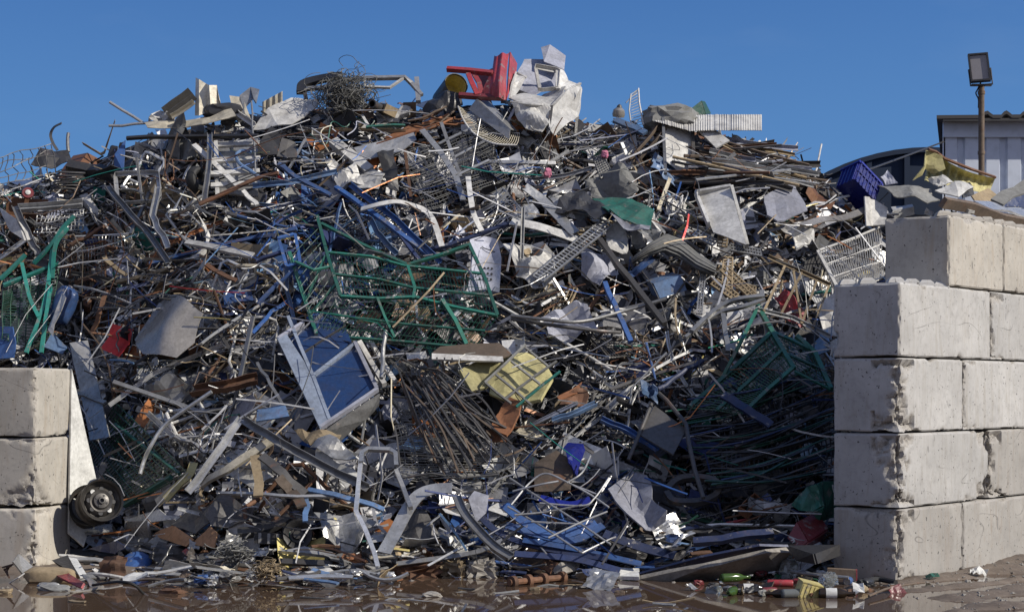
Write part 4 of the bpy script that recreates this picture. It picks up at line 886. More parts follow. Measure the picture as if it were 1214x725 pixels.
t.part('frame', fr([(342,378), (357,415), (373,452), (391,500)], .03), 'bluegrey', smooth=False); t.part('frame', fr([(370,449), (396,429), (422,409)], .03, .04), 'bluegrey', smooth=False); t.part('frame', fr([(421,408), (433,434), (447,463)], .034), 'cloud', smooth=False); t.part('frame', fr([(380,509), (413,487), (448,463)], .03, .045), 'cloud', smooth=False); t.part('frame', fr([(349,399), (366,387), (384,373)], .02, .03), 'galv', smooth=False); t.part('divider', fr([(360,420), (387,402), (410,388)], .012, .02), 'dark', smooth=False); t.part('frame', fr([(330,404), (360,385)], .03), 'cloud', smooth=False)
t.part('base_panel', MB().poly([f(381,512), f(449,466), q_((448,480),.2), q_((432,496),.2), q_((402,522),.2)], .015, .01, 1), 'galv', smooth=False)
t.part('rear_frame', MB().sweep([q_((425,404),.3), q_((440,430),.32), q_((456,456),.3)], sec('sq', .045)), 'white', smooth=False); t.part('rear_frame', MB().sweep([q_((436,398),.25), q_((450,424),.28), q_((468,452),.26)], sec('sq', .04)), 'white', smooth=False); t.done()
bar('steel_tube', 'grey tube standing upright at the right corner of the blue glass cabinet', 'tube', 'galv', 'round', .045, [(457,392),(454,420),(452,448)], off=.62)
bar('steel_bar', 'grey tube leaning left of the blue glass cabinet', 'tube', 'galv', 'sq', .03, [(305,430),(320,455),(342,490)], off=.5)
plate('blue_sheet', 'light blue flat sheet lying under the cabinet at its left', 'sheet', 'lightblue', [(305,487,.1),(338,480,.1),(343,494,.2),(304,500,.2)], .012, .01, 1, off=.4)
# ---- burnt grill sheets, yellow board
for i, (A, B, C, D, lab) in enumerate(((((458,424)), (520,438), (588,500), (540,506), 'charred black grill sheet fanned upward right of the cabinet'), ((462,470), (545,486), (604,548), (498,540), 'second charred grill sheet lying below the upper one'), ((468,505), (548,512), (592,562), (478,566), 'lowest charred grill sheet behind the bent silver tube frame'))):
    t = Thing('charred_grill', lab, 'grill', 'charred black grill sheets', lm=['the charred grill sheets', None, None][i])
    pl = Pl(Q(*A, 0, .42-.05*i), Q(*B, 0, .40-.05*i), Q(*C, 0, .38-.03*i)); a, b, c, d = [pl.at(*e) for e in (A, B, C, D)]
    t.part('wires', wires(a, b, c, d, 16, 38, .0034, .12, 3, i, j=1.2), 'canvas'); m = MB()
    for e, h in ((a, b), (d, c), (a, d), (b, c)): m.sweep([e, e.lerp(h, .3)+Vector((0, -.02, .03)), e.lerp(h, .6)+Vector((0, -.04, -.02)), h], sec('sq', .013))
    t.part('edge_frame', m, 'dark', smooth=False); t.done()
    if i == 3: plate('burnt_sheet', ['blackened sheet with brown patches lying behind the upper charred grill', 'blackened sheet behind the second charred grill', 'blackened sheet behind the lowest charred grill'][i], 'metal sheet', ['black', 'brown', 'black'][i], [A, B, C, D], .012, .2, 4, off=.02, seed=i, fr=4)
t = Thing('drilled_bar', 'white flat bar with a row of holes, brown on top, above the yellow board', 'bar', lm='the white drilled bar')
m = pp([(512,420,.1),(596,424,.1),(597,430,.1),(512,427,.1)], .02, off=.4); k = t.part('web', m, 'white', smooth=False); t.part('top_face', pp([(512,420,.1),(522,412),(592,407),(607,421),(596,424,.1)], .012, .01, 1, off=.4), 'brown', smooth=False)
m = MB()
for i in range(9): p = q_((518+9*i, 424.2+.4*i, .125), .4); m.lathe(p, (0, -1, .1), [(0, 0), (.009, 0), (.009, .004), (0, .004)], 8)
t.part('holes', m, 'black', k); t.done()
for i, (pts, lab) in enumerate((([(543,441),(560,432),(590,427),(592,452),(575,462),(558,466)], 'left piece of crumbling yellow foam board'), ([(588,428),(622,420),(642,430),(656,452),(642,476),(612,482),(580,468)], 'right piece of crumbling yellow foam board, behind a green frame'))):
    plate('foam_board', lab, 'board', 'paleyellow', pts, .03, .006, 3, off=.36, lm=[None, 'the yellow foam board'][i], fr=8)
t = Thing('green_frame_rack', 'thin grey green tube frame lying on the yellow foam board', 'rack')
pl = Pl(Q(575,453,0,.55), Q(623,408,0,.5), Q(605,478,0,.55)); f = pl.at
for pts in ([(575,453),(600,430),(623,408)], [(575,453),(590,466),(606,478)], [(623,412),(650,434)], [(588,444),(610,462),(630,480)], [(606,428),(640,455)], [(600,472),(632,447),(660,428)], [(612,482),(645,455),(664,440)]): t.part('bar', MB().sweep([f(a, b) for a, b in pts], sec('sq', .018)), 'canvas' if pts[0][0] != 612 else 'teal', smooth=False)
t.done()
plate('orange_board', 'orange fibrous board leaning below the yellow foam board', 'board', 'orange', [(594,482),(604,471),(618,478),(618,494),(600,516),(582,510)], .02, .04, 3, off=.42, lm='the orange fibrous board')
for i, pts in enumerate(([(664,479),(676,464),(696,458),(698,470),(694,483)], [(661,470),(690,456),(684,466),(664,476)], [(570,508),(590,512),(604,522),(586,524)])): plate('rusty_plate', ['rusty mesh plate right of the yellow foam board', 'narrow rusty strip above the rusty mesh plate', 'small rusty strip below the orange fibrous board'][i], 'plate', ['rust', 'orange', 'orange'][i], pts, .01, .02, 2, off=.34)
t = Thing('bent_silver_tube', 'bright bent square tube frame standing at lower centre above the water', 'tube', lm='the bent silver tube frame')
t.part('left_upright', pb([(448,672),(444,656),(434,630),(422,606),(425,575),(428,545)], 'sq', .036, .036, .7), 'alu', smooth=False)
t.part('top_bend', pb([(428,548),(429,537),(436,532),(462,533),(469,537),(470,552)], 'sq', .037, .037, .7), 'alu', smooth=False); t.part('right_upright', pb([(469,556),(478,578),(487,602)], 'sq', .035, .035, .7), 'alu', smooth=False); t.done()
plate('white_sheet', 'white sheet under the long falling galvanised bar at lower centre', 'metal sheet', 'label', [(376,528),(400,548),(427,562),(411,578),(394,560),(375,552)], .012, .02, 2, off=.4, lm='the white sheet at lower centre')
plate('metal_sheet', 'grey domed sheet on the white sheet at lower centre', 'metal sheet', 'galv', [(368,530,.1),(378,521,.15),(392,518,.15),(412,530,.1),(424,546,.1),(400,545,.1)], .01, .05, 3, off=.44)
plate('brown_sheet', 'curled brown piece below the blue glass cabinet', 'sheet', 'tan', [(350,512),(358,506,.1),(380,512,.1),(405,515),(401,526,.1),(386,519,.15),(368,527,.1)], .012, .05, 3, off=.44)
# ---- shaded right side
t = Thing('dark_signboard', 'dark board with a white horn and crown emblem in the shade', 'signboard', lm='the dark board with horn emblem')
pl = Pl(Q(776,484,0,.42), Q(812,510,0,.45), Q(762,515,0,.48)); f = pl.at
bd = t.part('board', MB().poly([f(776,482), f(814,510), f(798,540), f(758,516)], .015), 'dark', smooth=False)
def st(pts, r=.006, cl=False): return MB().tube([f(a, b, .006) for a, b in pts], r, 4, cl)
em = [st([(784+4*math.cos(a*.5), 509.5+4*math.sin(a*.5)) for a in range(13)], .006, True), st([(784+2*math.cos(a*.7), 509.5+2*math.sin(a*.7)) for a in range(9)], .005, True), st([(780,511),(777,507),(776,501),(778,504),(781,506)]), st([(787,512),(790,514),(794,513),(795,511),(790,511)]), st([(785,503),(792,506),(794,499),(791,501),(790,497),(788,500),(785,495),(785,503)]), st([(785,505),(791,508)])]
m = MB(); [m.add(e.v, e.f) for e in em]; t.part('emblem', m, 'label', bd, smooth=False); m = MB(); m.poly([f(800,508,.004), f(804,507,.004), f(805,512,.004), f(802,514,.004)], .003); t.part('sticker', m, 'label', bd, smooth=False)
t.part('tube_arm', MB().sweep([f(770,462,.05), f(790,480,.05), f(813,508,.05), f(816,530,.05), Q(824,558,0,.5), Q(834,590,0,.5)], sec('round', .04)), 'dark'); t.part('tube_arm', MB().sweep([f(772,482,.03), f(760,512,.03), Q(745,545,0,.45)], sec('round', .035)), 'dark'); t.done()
plate('canvas_sheet', 'large pale crumpled sheet in deep shade at lower right of centre', 'sheet', 'cloud', [(722,580),(736,562,.1),(748,547,.1),(767,558,.15),(776,585,.2),(791,602,.15),(788,613,.1),(764,619,.1),(744,606,.1),(730,592,.1)], .012, .12, 3, off=.4, lm='the pale crumpled sheet in the shade', fr=3.5)
for i, pts in enumerate(([(606,598),(628,572),(647,561),(672,571),(700,586),(722,601)], [(604,566),(640,590),(680,615),(724,645)], [(602,600),(640,622),(690,655)], [(608,582),(640,574),(662,570)], [(640,596),(690,599),(705,590),(722,566)], [(610,610),(650,606),(690,598)], [(672,572),(690,560),(700,540)], [(650,637),(690,618),(720,606)], [(630,618),(690,621)], [(690,655),(720,640),(730,636)])):
    bar('thin_rod', 'thin bent grey rod in the crossing net of rods over blue strips', 'rod', 'galv', 'round', .02, pts, off=.52, sm=True, group='thin crossing rods at lower centre', lm=['the crossing thin rods', *[None]*9][i])
for i, (pts, w, mt) in enumerate((([(598,598),(625,620),(655,634),(680,630),(706,618)], .10, 'blue'), ([(600,622),(640,634),(680,640),(715,622)], .08, 'blue'), ([(560,600),(590,630),(640,648),(720,662)], .07, 'navy'), ([(620,640),(680,650),(760,668)], .06, 'blue'), ([(596,640),(560,655),(470,668)], .05, 'galv'), ([(610,656),(680,662),(735,676)], .07, 'navy'), ([(716,632),(760,648),(800,658)], .1, 'navy'), ([(640,590),(675,598),(700,592)], .08, 'glossblue'))):
    bar('bent_strip', ['wide blue strip sagging in a curve under the crossing thin rods', 'second blue strip curving below the sagging one', 'long dark blue strip falling right to the water', 'blue strip lying level above the water', 'pale strip reaching left along the water from the blue strips', 'dark blue strip just above the water, left of the grey clamps', 'dark blue beam in shade left of the big dark board', 'short bright blue strip behind the crossing thin rods'][i], 'strip', mt, 'flat', w, pts, .012, off=.36, sm=True, group='blue metal strips', lm=['the sagging blue strip', *[None]*7][i])
bar('wide_strip', 'wide grey metal strip bent over, standing at lower centre', 'metal strip', 'galv', 'flat', .13, [(455,655),(470,628),(484,602),(496,587),(512,580),(536,578)], .012, off=.62, sm=True, lm='the wide bent grey strip')
bar('wide_strip', 'long twisted grey strip curving down to the water at lower centre', 'metal strip', 'galv', 'U', .085, [(541,588),(550,608),(566,628),(586,648),(606,661)], .03, off=.6, sm=True, lm='the twisted grey strip')
plate('metal_sheet', 'small pale blue plate beside the twisted grey strip', 'plate', 'cloud', [(555,592),(562,583),(579,588),(576,608),(564,620)], .012, .01, 1, off=.45)
bar('blue_profile', 'bright purple blue profile slanting down right above the dark board with emblem', 'profile', 'blue', 'U', .06, [(712,498),(745,512),(780,534)], .04, off=.45); bar('blue_profile', 'blue profile between crossing grey rods and the emblem board', 'profile', 'lightblue', 'U', .05, [(655,500),(680,492),(706,480)], .04, off=.45)
bar('steel_pipe', 'dark purple pipe rising right from a crumpled blue plastic end', 'pipe', 'navy', 'round', .055, [(780,461),(806,444),(833,427)], off=.5, lm='the dark purple pipe')
plate('plastic_sheet', 'crumpled bright blue plastic at the lower end of the purple pipe', 'plastic', 'lightblue', [(760,456),(772,452,.1),(780,462,.1),(777,474,.1),(768,470),(762,464,.1)], .008, .07, 3, off=.5, fr=9)
plate('rusty_plate', 'dark brown square plate in shade left of the pale crumpled sheet', 'plate', 'brown', [(634,548),(660,534),(682,548),(676,580),(634,584)], .012, .02, 2, off=.3)
plate('plastic_sheet', 'bright ultramarine plastic scrap right of the dark brown plate', 'plastic', 'glossblue', [(668,532),(676,520,.1),(690,538),(686,560),(672,552,.1)], .01, .05, 2, off=.32)
t = Thing('oval_basin', 'dark oval basin rim in deep shade right of the pale crumpled sheet', 'basin')
t.part(None, pb([(790,580),(805,568),(830,566),(850,572),(849,586),(830,594),(800,594),(790,584)], 'sq', .05, .05, .3, True), 'dark'); t.done()
# green cage in the shade
pl = Pl(Q(898,362,0,.45), Q(958,412,0,.3), Q(940,436,0,.5)); f = pl.at
back = Pl(f(898,362), f(940,436), Q(820,480,0,.30)); g = back.at
cage('green_cage', 'green tube cage with a pointed top standing in shade beside the right wall', 'the green cage in the shade', [
 ('post', [f(898,362), f(918,398), f(941,437)], .04), ('rail', [f(899,363), f(880,402), g(858,445)], .028), ('rail', [f(914,393), f(936,402), f(958,413)], .03), ('post', [f(944,398), f(966,418), f(985,461)], .042), ('rail', [f(916,393), g(866,440), g(818,482)], .036), ('rail', [f(926,416), g(890,450), g(850,486)], .03),
 ('rail', [f(940,436), g(912,460), g(885,486)], .032), ('rail', [f(934,420), f(970,436)], .024), ('rail', [f(942,440), f(984,461)], .02)],
 [(f(916,394), f(940,437), g(880,490), g(815,482), 8, 30, .0045, .03, 3, 1), (f(918,396), f(966,418), f(984,460), f(942,437), 6, 10, .004, .01, 3)], ('green', 'dkgreen'))
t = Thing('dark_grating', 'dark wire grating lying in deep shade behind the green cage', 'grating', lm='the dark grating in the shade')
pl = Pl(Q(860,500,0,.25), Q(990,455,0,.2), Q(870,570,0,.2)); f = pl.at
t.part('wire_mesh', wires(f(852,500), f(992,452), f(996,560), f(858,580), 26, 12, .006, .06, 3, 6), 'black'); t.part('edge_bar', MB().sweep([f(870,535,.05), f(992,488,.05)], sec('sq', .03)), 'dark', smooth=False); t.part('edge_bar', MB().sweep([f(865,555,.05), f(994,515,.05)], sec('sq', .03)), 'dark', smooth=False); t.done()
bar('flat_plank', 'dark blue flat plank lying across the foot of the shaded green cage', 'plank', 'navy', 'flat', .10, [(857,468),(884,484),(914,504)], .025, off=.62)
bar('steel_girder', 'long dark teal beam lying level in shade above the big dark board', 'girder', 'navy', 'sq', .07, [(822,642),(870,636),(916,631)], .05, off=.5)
# ---- centre right
t = Thing('green_sheet', 'dark green folded plastic sheet with a pale torn edge, right of centre', 'plastic sheet', lm='the dark green folded sheet')
t.part('sheet', pp([(702,236),(712,245,.1),(722,250,.2),(748,238,.05)], .012, .02, 1, off=.4).poly([q_(p, .4) for p in [(722,250,.2),(748,238,.05),(775,250,.1),(772,268,.25),(752,268,.3)]], .012, .03, 2), 'green', smooth=False); t.part('torn_edge', pp([(724,252,.3),(748,262,.34),(772,266,.3),(770,272,.3),(745,270,.35)], .006, .05, 2, off=.4), 'cloud', smooth=False); t.done()
plate('tarpaulin', 'black plastic sheet folded beside the dark green sheet', 'tarpaulin', 'black', [(657,256),(664,240,.1),(675,230,.1),(692,229,.05),(712,240,.1),(724,256,.1),(705,259,.2),(690,247,.2),(672,250,.2)], .01, .06, 3, off=.36)
bar('bent_strip', 'wide pale strip sweeping down right above the perforated rail', 'metal strip', 'alu', 'flat', .12, [(622,221),(642,236),(660,254),(682,276)], .012, off=.42, sm=True, lm='the wide pale sweeping strip')
bar('bent_strip', 'white flat strip lying level left of the wide sweeping strip', 'metal strip', 'white', 'flat', .12, [(606,262),(636,268),(662,276),(684,284)], .012, off=.38, sm=True)
plate('white_sheet', 'white crushed sheet at the right end of the sweeping strip', 'metal sheet', 'white', [(718,270),(736,262),(746,280,.1),(742,300,.1),(722,296,.1)], .01, .06, 3, off=.36)
def ladder(name, label, a, b, w, n, lm=None, mt='galv', off=.44):
    A, B = q_(a, off), q_(b, off); d = (B-A).normalized(); s = d.cross(UP).normalized()*w/2; t = Thing(name, label, 'rail', 'perforated rails' if lm is None else None, lm); u = s.cross(d).normalized()
    m = MB()
    for e in (-1, 0, 1): m.sweep([A+s*e, B+s*e], sec('sq', .014 if e else .01, .02))
    for i in range(n+1): p = A.lerp(B, i/n); m.beam(p-s, p+s, .014, .012)
    t.part(None, m, mt, smooth=False); t.done()
ladder('perforated_rail', 'long perforated metal rail sloping up right, right of centre', (638,330), (720,264), .125, 26, 'the long perforated rail')
for i, (a, b, n) in enumerate((((866,293),(902,300),11), ((863,305),(862,346),12), ((858,318),(892,350),12), ((834,320),(829,372),15), ((874,338),(895,344),7), ((846,334),(872,352),8), ((824,276),(848,288),7), ((858,270),(856,292),6))):
    ladder('perforated_rail', ['upper perforated rail lying level below the white tray', 'perforated rail standing upright in the cluster below the white tray', 'perforated rail slanting down right in the cluster below the white tray', 'narrow perforated rail standing left of the cluster', 'short perforated rail at lower right of the cluster', 'perforated rail at lower left of the cluster', 'short perforated rail left of the white tray', 'perforated rail end just under the white tray'][i], a, b, .09 if i != 3 else .045, n, mt='tan' if i % 3 else 'galv')
LM.append(('the perforated rail cluster', 862, 325))
t = Thing('draped_sheet', 'long grey ribbed rubber sheet draped over a beam, right of centre', 'rubber sheet', lm='the grey draped rubber sheet')
ctr = [(752,306),(772,292),(790,283),(808,290),(828,306),(850,318)]
def dr(u, v):
    k = u*5; i = min(4, int(k)); fz = k-i; a, b = ctr[i], ctr[i+1]; x, y = lerp(a[0], b[0], fz), lerp(a[1], b[1], fz)
    return q_((x-3*v, y+(v-.3)*22*math.sin(.5+u*2), .1+.1*math.sin(v*3)+.014*math.sin(v*30)), .4)
t.part(None, MB().grid(dr, 24, 24, .012, (0, -1, 0)), 'canvas'); t.done()
t = Thing('white_tray', 'white rectangular tray with raised rim leaning upright, right of centre', 'tray', lm='the white tray')
pt = Pl(Q(826,230,0,.42), Q(866,223,.05,.42), Q(846,276,.1,.42)); t.part('base', MB().poly([pt.at(826,230), pt.at(866,223), pt.at(885,291), pt.at(846,276)], .012, .008, 3), 'white', smooth=False); t.part('rim', pb([(825,229),(867,222)], 'sq', .03, .07, .48), 'white', smooth=False); t.part('rim', pb([(867,222,.05),(886,292,.1)], 'sq', .03, .07, .48), 'white', smooth=False); t.part('rim', pb([(825,229),(840,266,.1)], 'sq', .03, .06, .48), 'white', smooth=False); t.done()
bar('steel_bar', 'long dark grey square bar falling right below the perforated rail', 'bar', 'dark', 'sq', .055, [(711,284),(748,332),(788,384)], off=.6, lm='the long dark falling bar')
t = Thing('blue_box', 'light blue dented box in shade under the draped rubber sheet', 'box'); t.part(None, MB().box(Q(790,338,0,.3), Vector((.13,.03,.04)), Vector((-.03,.09,.02)), Vector((-.03,0,.07))), 'lightblue', smooth=False); t.done()
bar('blue_bar', 'long blue bar falling steeply below the perforated rail', 'bar', 'blue', 'sq', .05, [(717,335),(733,372),(748,405)], off=.55, lm='the long steep blue bar'); bar('blue_bar', 'short blue bar beside the long dark falling bar', 'bar', 'blue', 'L', .06, [(745,328),(760,318),(775,306)], .04, off=.4)
bar('bent_tube', 'long grey tube curving gently across the heap right of centre', 'tube', 'galv', 'round', .04, [(606,374),(650,379),(690,381),(738,369),(790,354)], off=.6, sm=True, lm='the long curving grey tube'); bar('bent_tube', 'second grey tube lying just below the long curving tube', 'tube', 'dark', 'round', .04, [(606,378),(660,386),(710,392),(735,394)], off=.55, sm=True)
for i, (pts, w) in enumerate((([(820,393),(840,374),(860,360),(880,354),(905,351)], .045), ([(812,400),(850,372),(880,364),(906,355)], .035))): bar('bent_tube', ['grey square tube arching over to the green cage top in the shade', 'second arching tube under the first, by the shaded green cage'][i], 'tube', 'galv', 'sq', w, pts, off=.6, sm=True, lm=['the arching grey tube', None][i])
bar('steel_tube', 'short grey upright tube under the arching tube', 'tube', 'galv', 'sq', .05, [(855,362),(859,390),(863,417)], off=.56); bar('steel_tube', 'grey upright tube right behind the pointed green cage top', 'tube', 'galv', 'sq', .05, [(903,345),(907,378),(912,412)], off=.42)
t = Thing('wire_shelf', 'white wire shelf rack tipped on edge left of the right wall', 'rack', lm='the white wire shelf')
pl = Pl(Q(970,300,0,.35), Q(1048,272,0,.2), Q(992,345,0,.4)); f = pl.at
t.part('wires', wires(f(972,298), f(1044,270), f(1048,328), f(992,344), 26, 3, .0055, .03, 3, 2), 'white'); t.part('wires', wires(f(980,290,-.12), f(1050,262,-.12), f(1050,322,-.12), f(1000,340,-.12), 22, 3, .005, .03, 3, 3), 'white')
t.part('edge_bar', MB().sweep([f(968,299,.02), f(994,348,.02)], sec('sq', .03)), 'white', smooth=False); t.part('edge_bar', MB().sweep([f(970,298,.02), f(1010,284,.02), f(1048,268,.02)], sec('round', .025)), 'white'); t.done()
plate('red_bag', 'bright red crumpled bag seen through bars near the right wall', 'bag', 'red', [(918,353),(934,346,.1),(950,365,.1),(959,382,.1),(948,389),(930,376)], .012, .06, 3, off=.24, lm='the bright red bag', fr=8)
t = Thing('truss_ladder', 'long light steel truss slanting across the red bag', 'truss', lm='the slanting steel truss')
pl = Pl(Q(912,306,0,.5), Q(984,340,0,.45), Q(900,366,0,.5)); f = pl.at
t.part('rail', MB().sweep([f(910,305), f(984,339)], sec('L', .035, .03)), 'tan', smooth=False); t.part('rail', MB().sweep([f(898,368), f(940,378), f(984,400)], sec('L', .035, .03)), 'galv', smooth=False)
for a, b in (((930,316),(905,370)), ((950,324),(925,374)), ((968,333),(950,385)), ((982,340),(962,392)), ((940,320),(950,385))): t.part('strut', MB().sweep([f(*a, .01), f(*b, .01)], sec('sq', .02)), 'tan', smooth=False)
t.done()
plate('metal_sheet', 'white curved sheet standing right against the right wall', 'metal sheet', 'white', [(968,362),(990,345,.1),(993,400,.1),(976,396)], .012, .03, 2, off=.24); plate('plastic_bag', 'white plastic scrap by the wall above the shaded cage', 'plastic', 'white', [(974,410,.1),(990,404,.1),(994,422,.1),(980,424,.1)], .008, .06, 3, off=.26)
bar('metal_strip', 'crumpled silver flat strip lying level above the white wire shelf', 'metal strip', 'silver', 'flat', .10, [(950,268),(975,260),(1000,258),(1028,248)], .012, off=.36, sm=True)

# larger crushed sheets lying about the heap
for pts, mt, cr, lb in (([(606,292),(628,280),(655,296),(660,330),(630,340),(610,322)], 'white', .10, 'big crushed off white sheet left of the long perforated rail'), ([(650,232),(676,226),(700,250),(688,262),(664,258)], 'galv', .06, 'creased grey sheet above the wide pale sweeping strip'),
  ([(745,262),(772,254),(790,272),(776,296),(752,292)], 'galv', .09, 'crushed grey sheet above the draped rubber sheet'), ([(690,292),(722,300),(735,322),(712,340),(690,322)], 'cloud', .10, 'crushed bluish sheet below the right end of the perforated rail'), ([(236,600),(262,588),(300,600),(292,622),(250,622)], 'dark', .06, 'dark creased sheet above the orange brown carton'),
  ([(372,612),(420,606),(446,622),(428,646),(384,640)], 'galv', .10, 'crushed grey sheet beside the small yellow ball'), ([(470,612),(500,606),(520,632),(486,650)], 'dark', .07, 'dark crushed sheet behind the wide bent grey strip'), ([(270,560),(300,548),(326,566),(300,580)], 'white', .05, 'small crushed white sheet under the cream plank edge'),
  ([(170,450),(200,440),(226,456),(206,476),(176,470)], 'galv', .09, 'crushed grey sheet right of the long grey leaning panel'), ([(640,372),(690,362),(712,388),(676,402),(648,398)], 'cloud', .10, 'crushed bluish grey sheet under the long curving grey tube'), ([(930,268),(956,262),(966,286),(944,296)], 'white', .05, 'crushed white sheet left of the white wire shelf'), ([(384,186),(420,196),(432,220),(402,226)], 'white', .07, 'torn white sheet right of the blue tangle')):
    plate('crushed_sheet', lb, 'metal sheet', mt, pts, .008, cr, 4, off=.26, fr=6)

# long dark bars fanned out below the cabinet, and sweeping down to the right wall in the shade
for i in range(26):
    f_ = i/25; a = (458+lerp(0, 70, f_)+rnd.gauss(0, 5), 424+lerp(0, 22, f_)+rnd.gauss(0, 6)); b = (lerp(520, 606, f_)+rnd.gauss(0, 9), lerp(560, 520, f_)+rnd.gauss(0, 9)); k = rnd.uniform(0, .35); a = (lerp(a[0], b[0], k), lerp(a[1], b[1], k))
    m_ = ((a[0]+b[0])/2+rnd.gauss(0, 4), (a[1]+b[1])/2+rnd.gauss(0, 4))
    q = curve([Q(*e, 0, rnd.uniform(.36, .46)) for e in (a, m_, b)])
    one('grill_bar', 'long thin blackened bar in the fan of charred bars right of the blue glass cabinet', 'bar', MB().sweep(q, sec('sq', rnd.uniform(.010, .02))), rnd.choice(['black', 'dark', 'brown', 'dark']), 'charred bars fanned below the cabinet', keep=False)
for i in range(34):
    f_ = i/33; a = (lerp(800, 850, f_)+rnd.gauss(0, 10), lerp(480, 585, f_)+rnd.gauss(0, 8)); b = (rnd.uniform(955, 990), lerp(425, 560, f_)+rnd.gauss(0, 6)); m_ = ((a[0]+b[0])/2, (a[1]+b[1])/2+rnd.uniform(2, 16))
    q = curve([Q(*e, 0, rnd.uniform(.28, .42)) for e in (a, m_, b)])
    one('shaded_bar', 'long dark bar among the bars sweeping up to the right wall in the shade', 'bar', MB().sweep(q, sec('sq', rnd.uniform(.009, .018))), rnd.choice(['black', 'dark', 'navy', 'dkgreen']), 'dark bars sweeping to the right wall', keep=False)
# ---- foot of the heap and the water's edge
def Gp(px, py, h=0.0):               # a point h above the water, seen at this pixel
    d = (EYE-h)*F/(py-HY); return P(px, py, min(d, S(px, py)-.22))
def gplate(name, label, cat, mat, pts, th=.01, cr=0., cuts=0, lm=None, smooth=False, fr=6., group=None):
    return one(name, label, cat, MB().poly([Gp(*p) for p in pts], th, cr, cuts, rnd.random()*9, fr), mat, group, lm, smooth=smooth)
def gbar(name, label, cat, mat, kind, w, pts, h=None, sm=False, lm=None, group=None):
    q = [Gp(*p) for p in pts]; return one(name, label, cat, MB().sweep(curve(q) if sm else q, sec(kind, w, h), up=(0, -.3, 1)), mat, group, lm)
t = Thing('wheel_rim', 'bare steel car wheel rim leaning on the white board at lower left', 'wheel rim', lm='the steel wheel rim')
c = Gp(113, 598, .60); c = P(119, 594, 16.3); ax = Vector((.42, -.86, .22)).normalized(); r0 = .18
t.part('rim', MB().lathe(c, ax, [(r0*.84, -.19), (r0, -.2), (r0*1.0, -.185), (r0*.9, -.17), (r0*.88, -.10), (r0*.80, -.08), (r0*.80, .0), (r0*.92, .02), (r0*.96, .06), (r0*1.04, .075), (r0*1.04, .06), (r0*.95, .04), (r0*.88, .0), (r0*.76, -.01), (r0*.76, -.06), (r0*.84, -.09)], 40), 'steelrim')
dk = t.part('disc', MB().lathe(c, ax, [(r0*.78, -.02), (r0*.66, .01), (r0*.55, .03), (r0*.42, .02), (r0*.36, .045), (r0*.2, .05), (r0*.13, .045)], 40), 'steelrim')
x = ax.orthogonal().normalized(); y = ax.cross(x)
for i in range(8):
    a = i*math.pi/4; p = c+(x*math.cos(a)+y*math.sin(a))*r0*.60+ax*.022; t.part('vent_hole', MB().lathe(p, ax, [(0, .004), (.02, .004), (.023, 0)], 10), 'label' if i in (2, 6) else 'black', dk)
for i in range(4):
    a = i*math.pi/2+.4; p = c+(x*math.cos(a)+y*math.sin(a))*r0*.27+ax*.05; t.part('bolt_hole', MB().lathe(p, ax, [(0, .003), (.009, .003), (.01, 0)], 8), 'black', dk)
t.part('hub', MB().lathe(c, ax, [(r0*.17, .046), (r0*.16, .07), (r0*.10, .072), (r0*.09, .04), (0, .04)], 20), 'dark'); t.done()
t = Thing('wheel_rim', 'second steel rim, mostly hidden behind the leaning wheel rim', 'wheel rim'); c2_ = P(105, 599, 16.5); t.part(None, MB().lathe(c2_, ax, [(r0*.8, -.16), (r0, -.17), (r0*.88, -.15), (r0*.85, 0), (r0, .02), (r0*1.03, .03), (r0*.93, .0), (r0*.8, -.02)], 36), 'steelrim'); t.done()
gplate('red_plate', 'bright red folded plate lying at the water edge, far left', 'plate', 'red', [(56,679,.06),(78,679,.07),(101,692,.05),(98,698,.015),(84,692,.03)], .02, .005, 1, lm='the red folded plate')
t = Thing('seat_cushion', 'muddy brown cushion at the foot of the left wall', 'cushion', lm='the muddy brown cushion'); t.part(None, MB().blob(Gp(60, 682, .05), Vector((.2, -.02, 0)), Vector((0, .13, 0)), Vector((0, .0, .07)), 4, .15, 2, pw=.6), 'tan'); t.done()
gplate('white_plate', 'small white plate leaning beside the muddy cushion', 'plate', 'label', [(81,661,.14),(91,663,.13),(104,684,.03),(95,685,.03)], .01); gplate('black_plate', 'black plastic wedge behind the small white leaning plate', 'plate', 'black', [(70,667,.12),(80,660,.14),(92,680,.06),(80,676,.05)], .02)
t = Thing('finned_plate', 'grey finned plate in the mud under the left wall', 'plate', lm='the grey finned plate')
t.part('plate', MB().poly([Gp(14, 666, .18), Gp(21, 657, .2), Gp(38, 672, .1), Gp(26, 681, .06)], .012), 'galv', smooth=False); m = MB()
for i in range(5): m.beam(Gp(17-3*i, 668+i*1.5, .16-.02*i), Gp(3+2*i, 672+3*i, .1-.012*i), .012)
t.part('fins', m, 'rust', smooth=False); t.part('stand', MB().tube([Gp(11, 691, .0), Gp(22, 684, .05), Gp(29, 679, .08)], .006, 5), 'white'); t.done()
t = Thing('steel_cowl', 'curved brushed steel cowl with bolted sides near lower left', 'cowl', lm='the curved steel cowl')
def cw(u, v): a = v*2.2; b = Gp(lerp(151, 178, u), 652, .0); return b+Vector((0, -.02-.10*math.sin(a)+.05, .08+.2*v+.03*math.cos(a)))
t.part('shell', MB().grid(cw, 8, 10, .01, (0, -1, 0)), 'silver')
for u in (0, 1): t.part('side_flange', MB().tube([cw(u, i/8) for i in range(9)], .014, 6), 'galv')
t.done()
t = Thing('hub_cap', 'scuffed blue round cap lying at lower left before the steel cowl', 'cap', lm='the scuffed blue cap'); c = Gp(158, 664, .07); t.part(None, MB().lathe(c, (-.2, -.6, .8), [(0, .03), (.06, .03), (.10, .015), (.14, -.02), (.15, -.05)], 24), 'blue'); t.done()
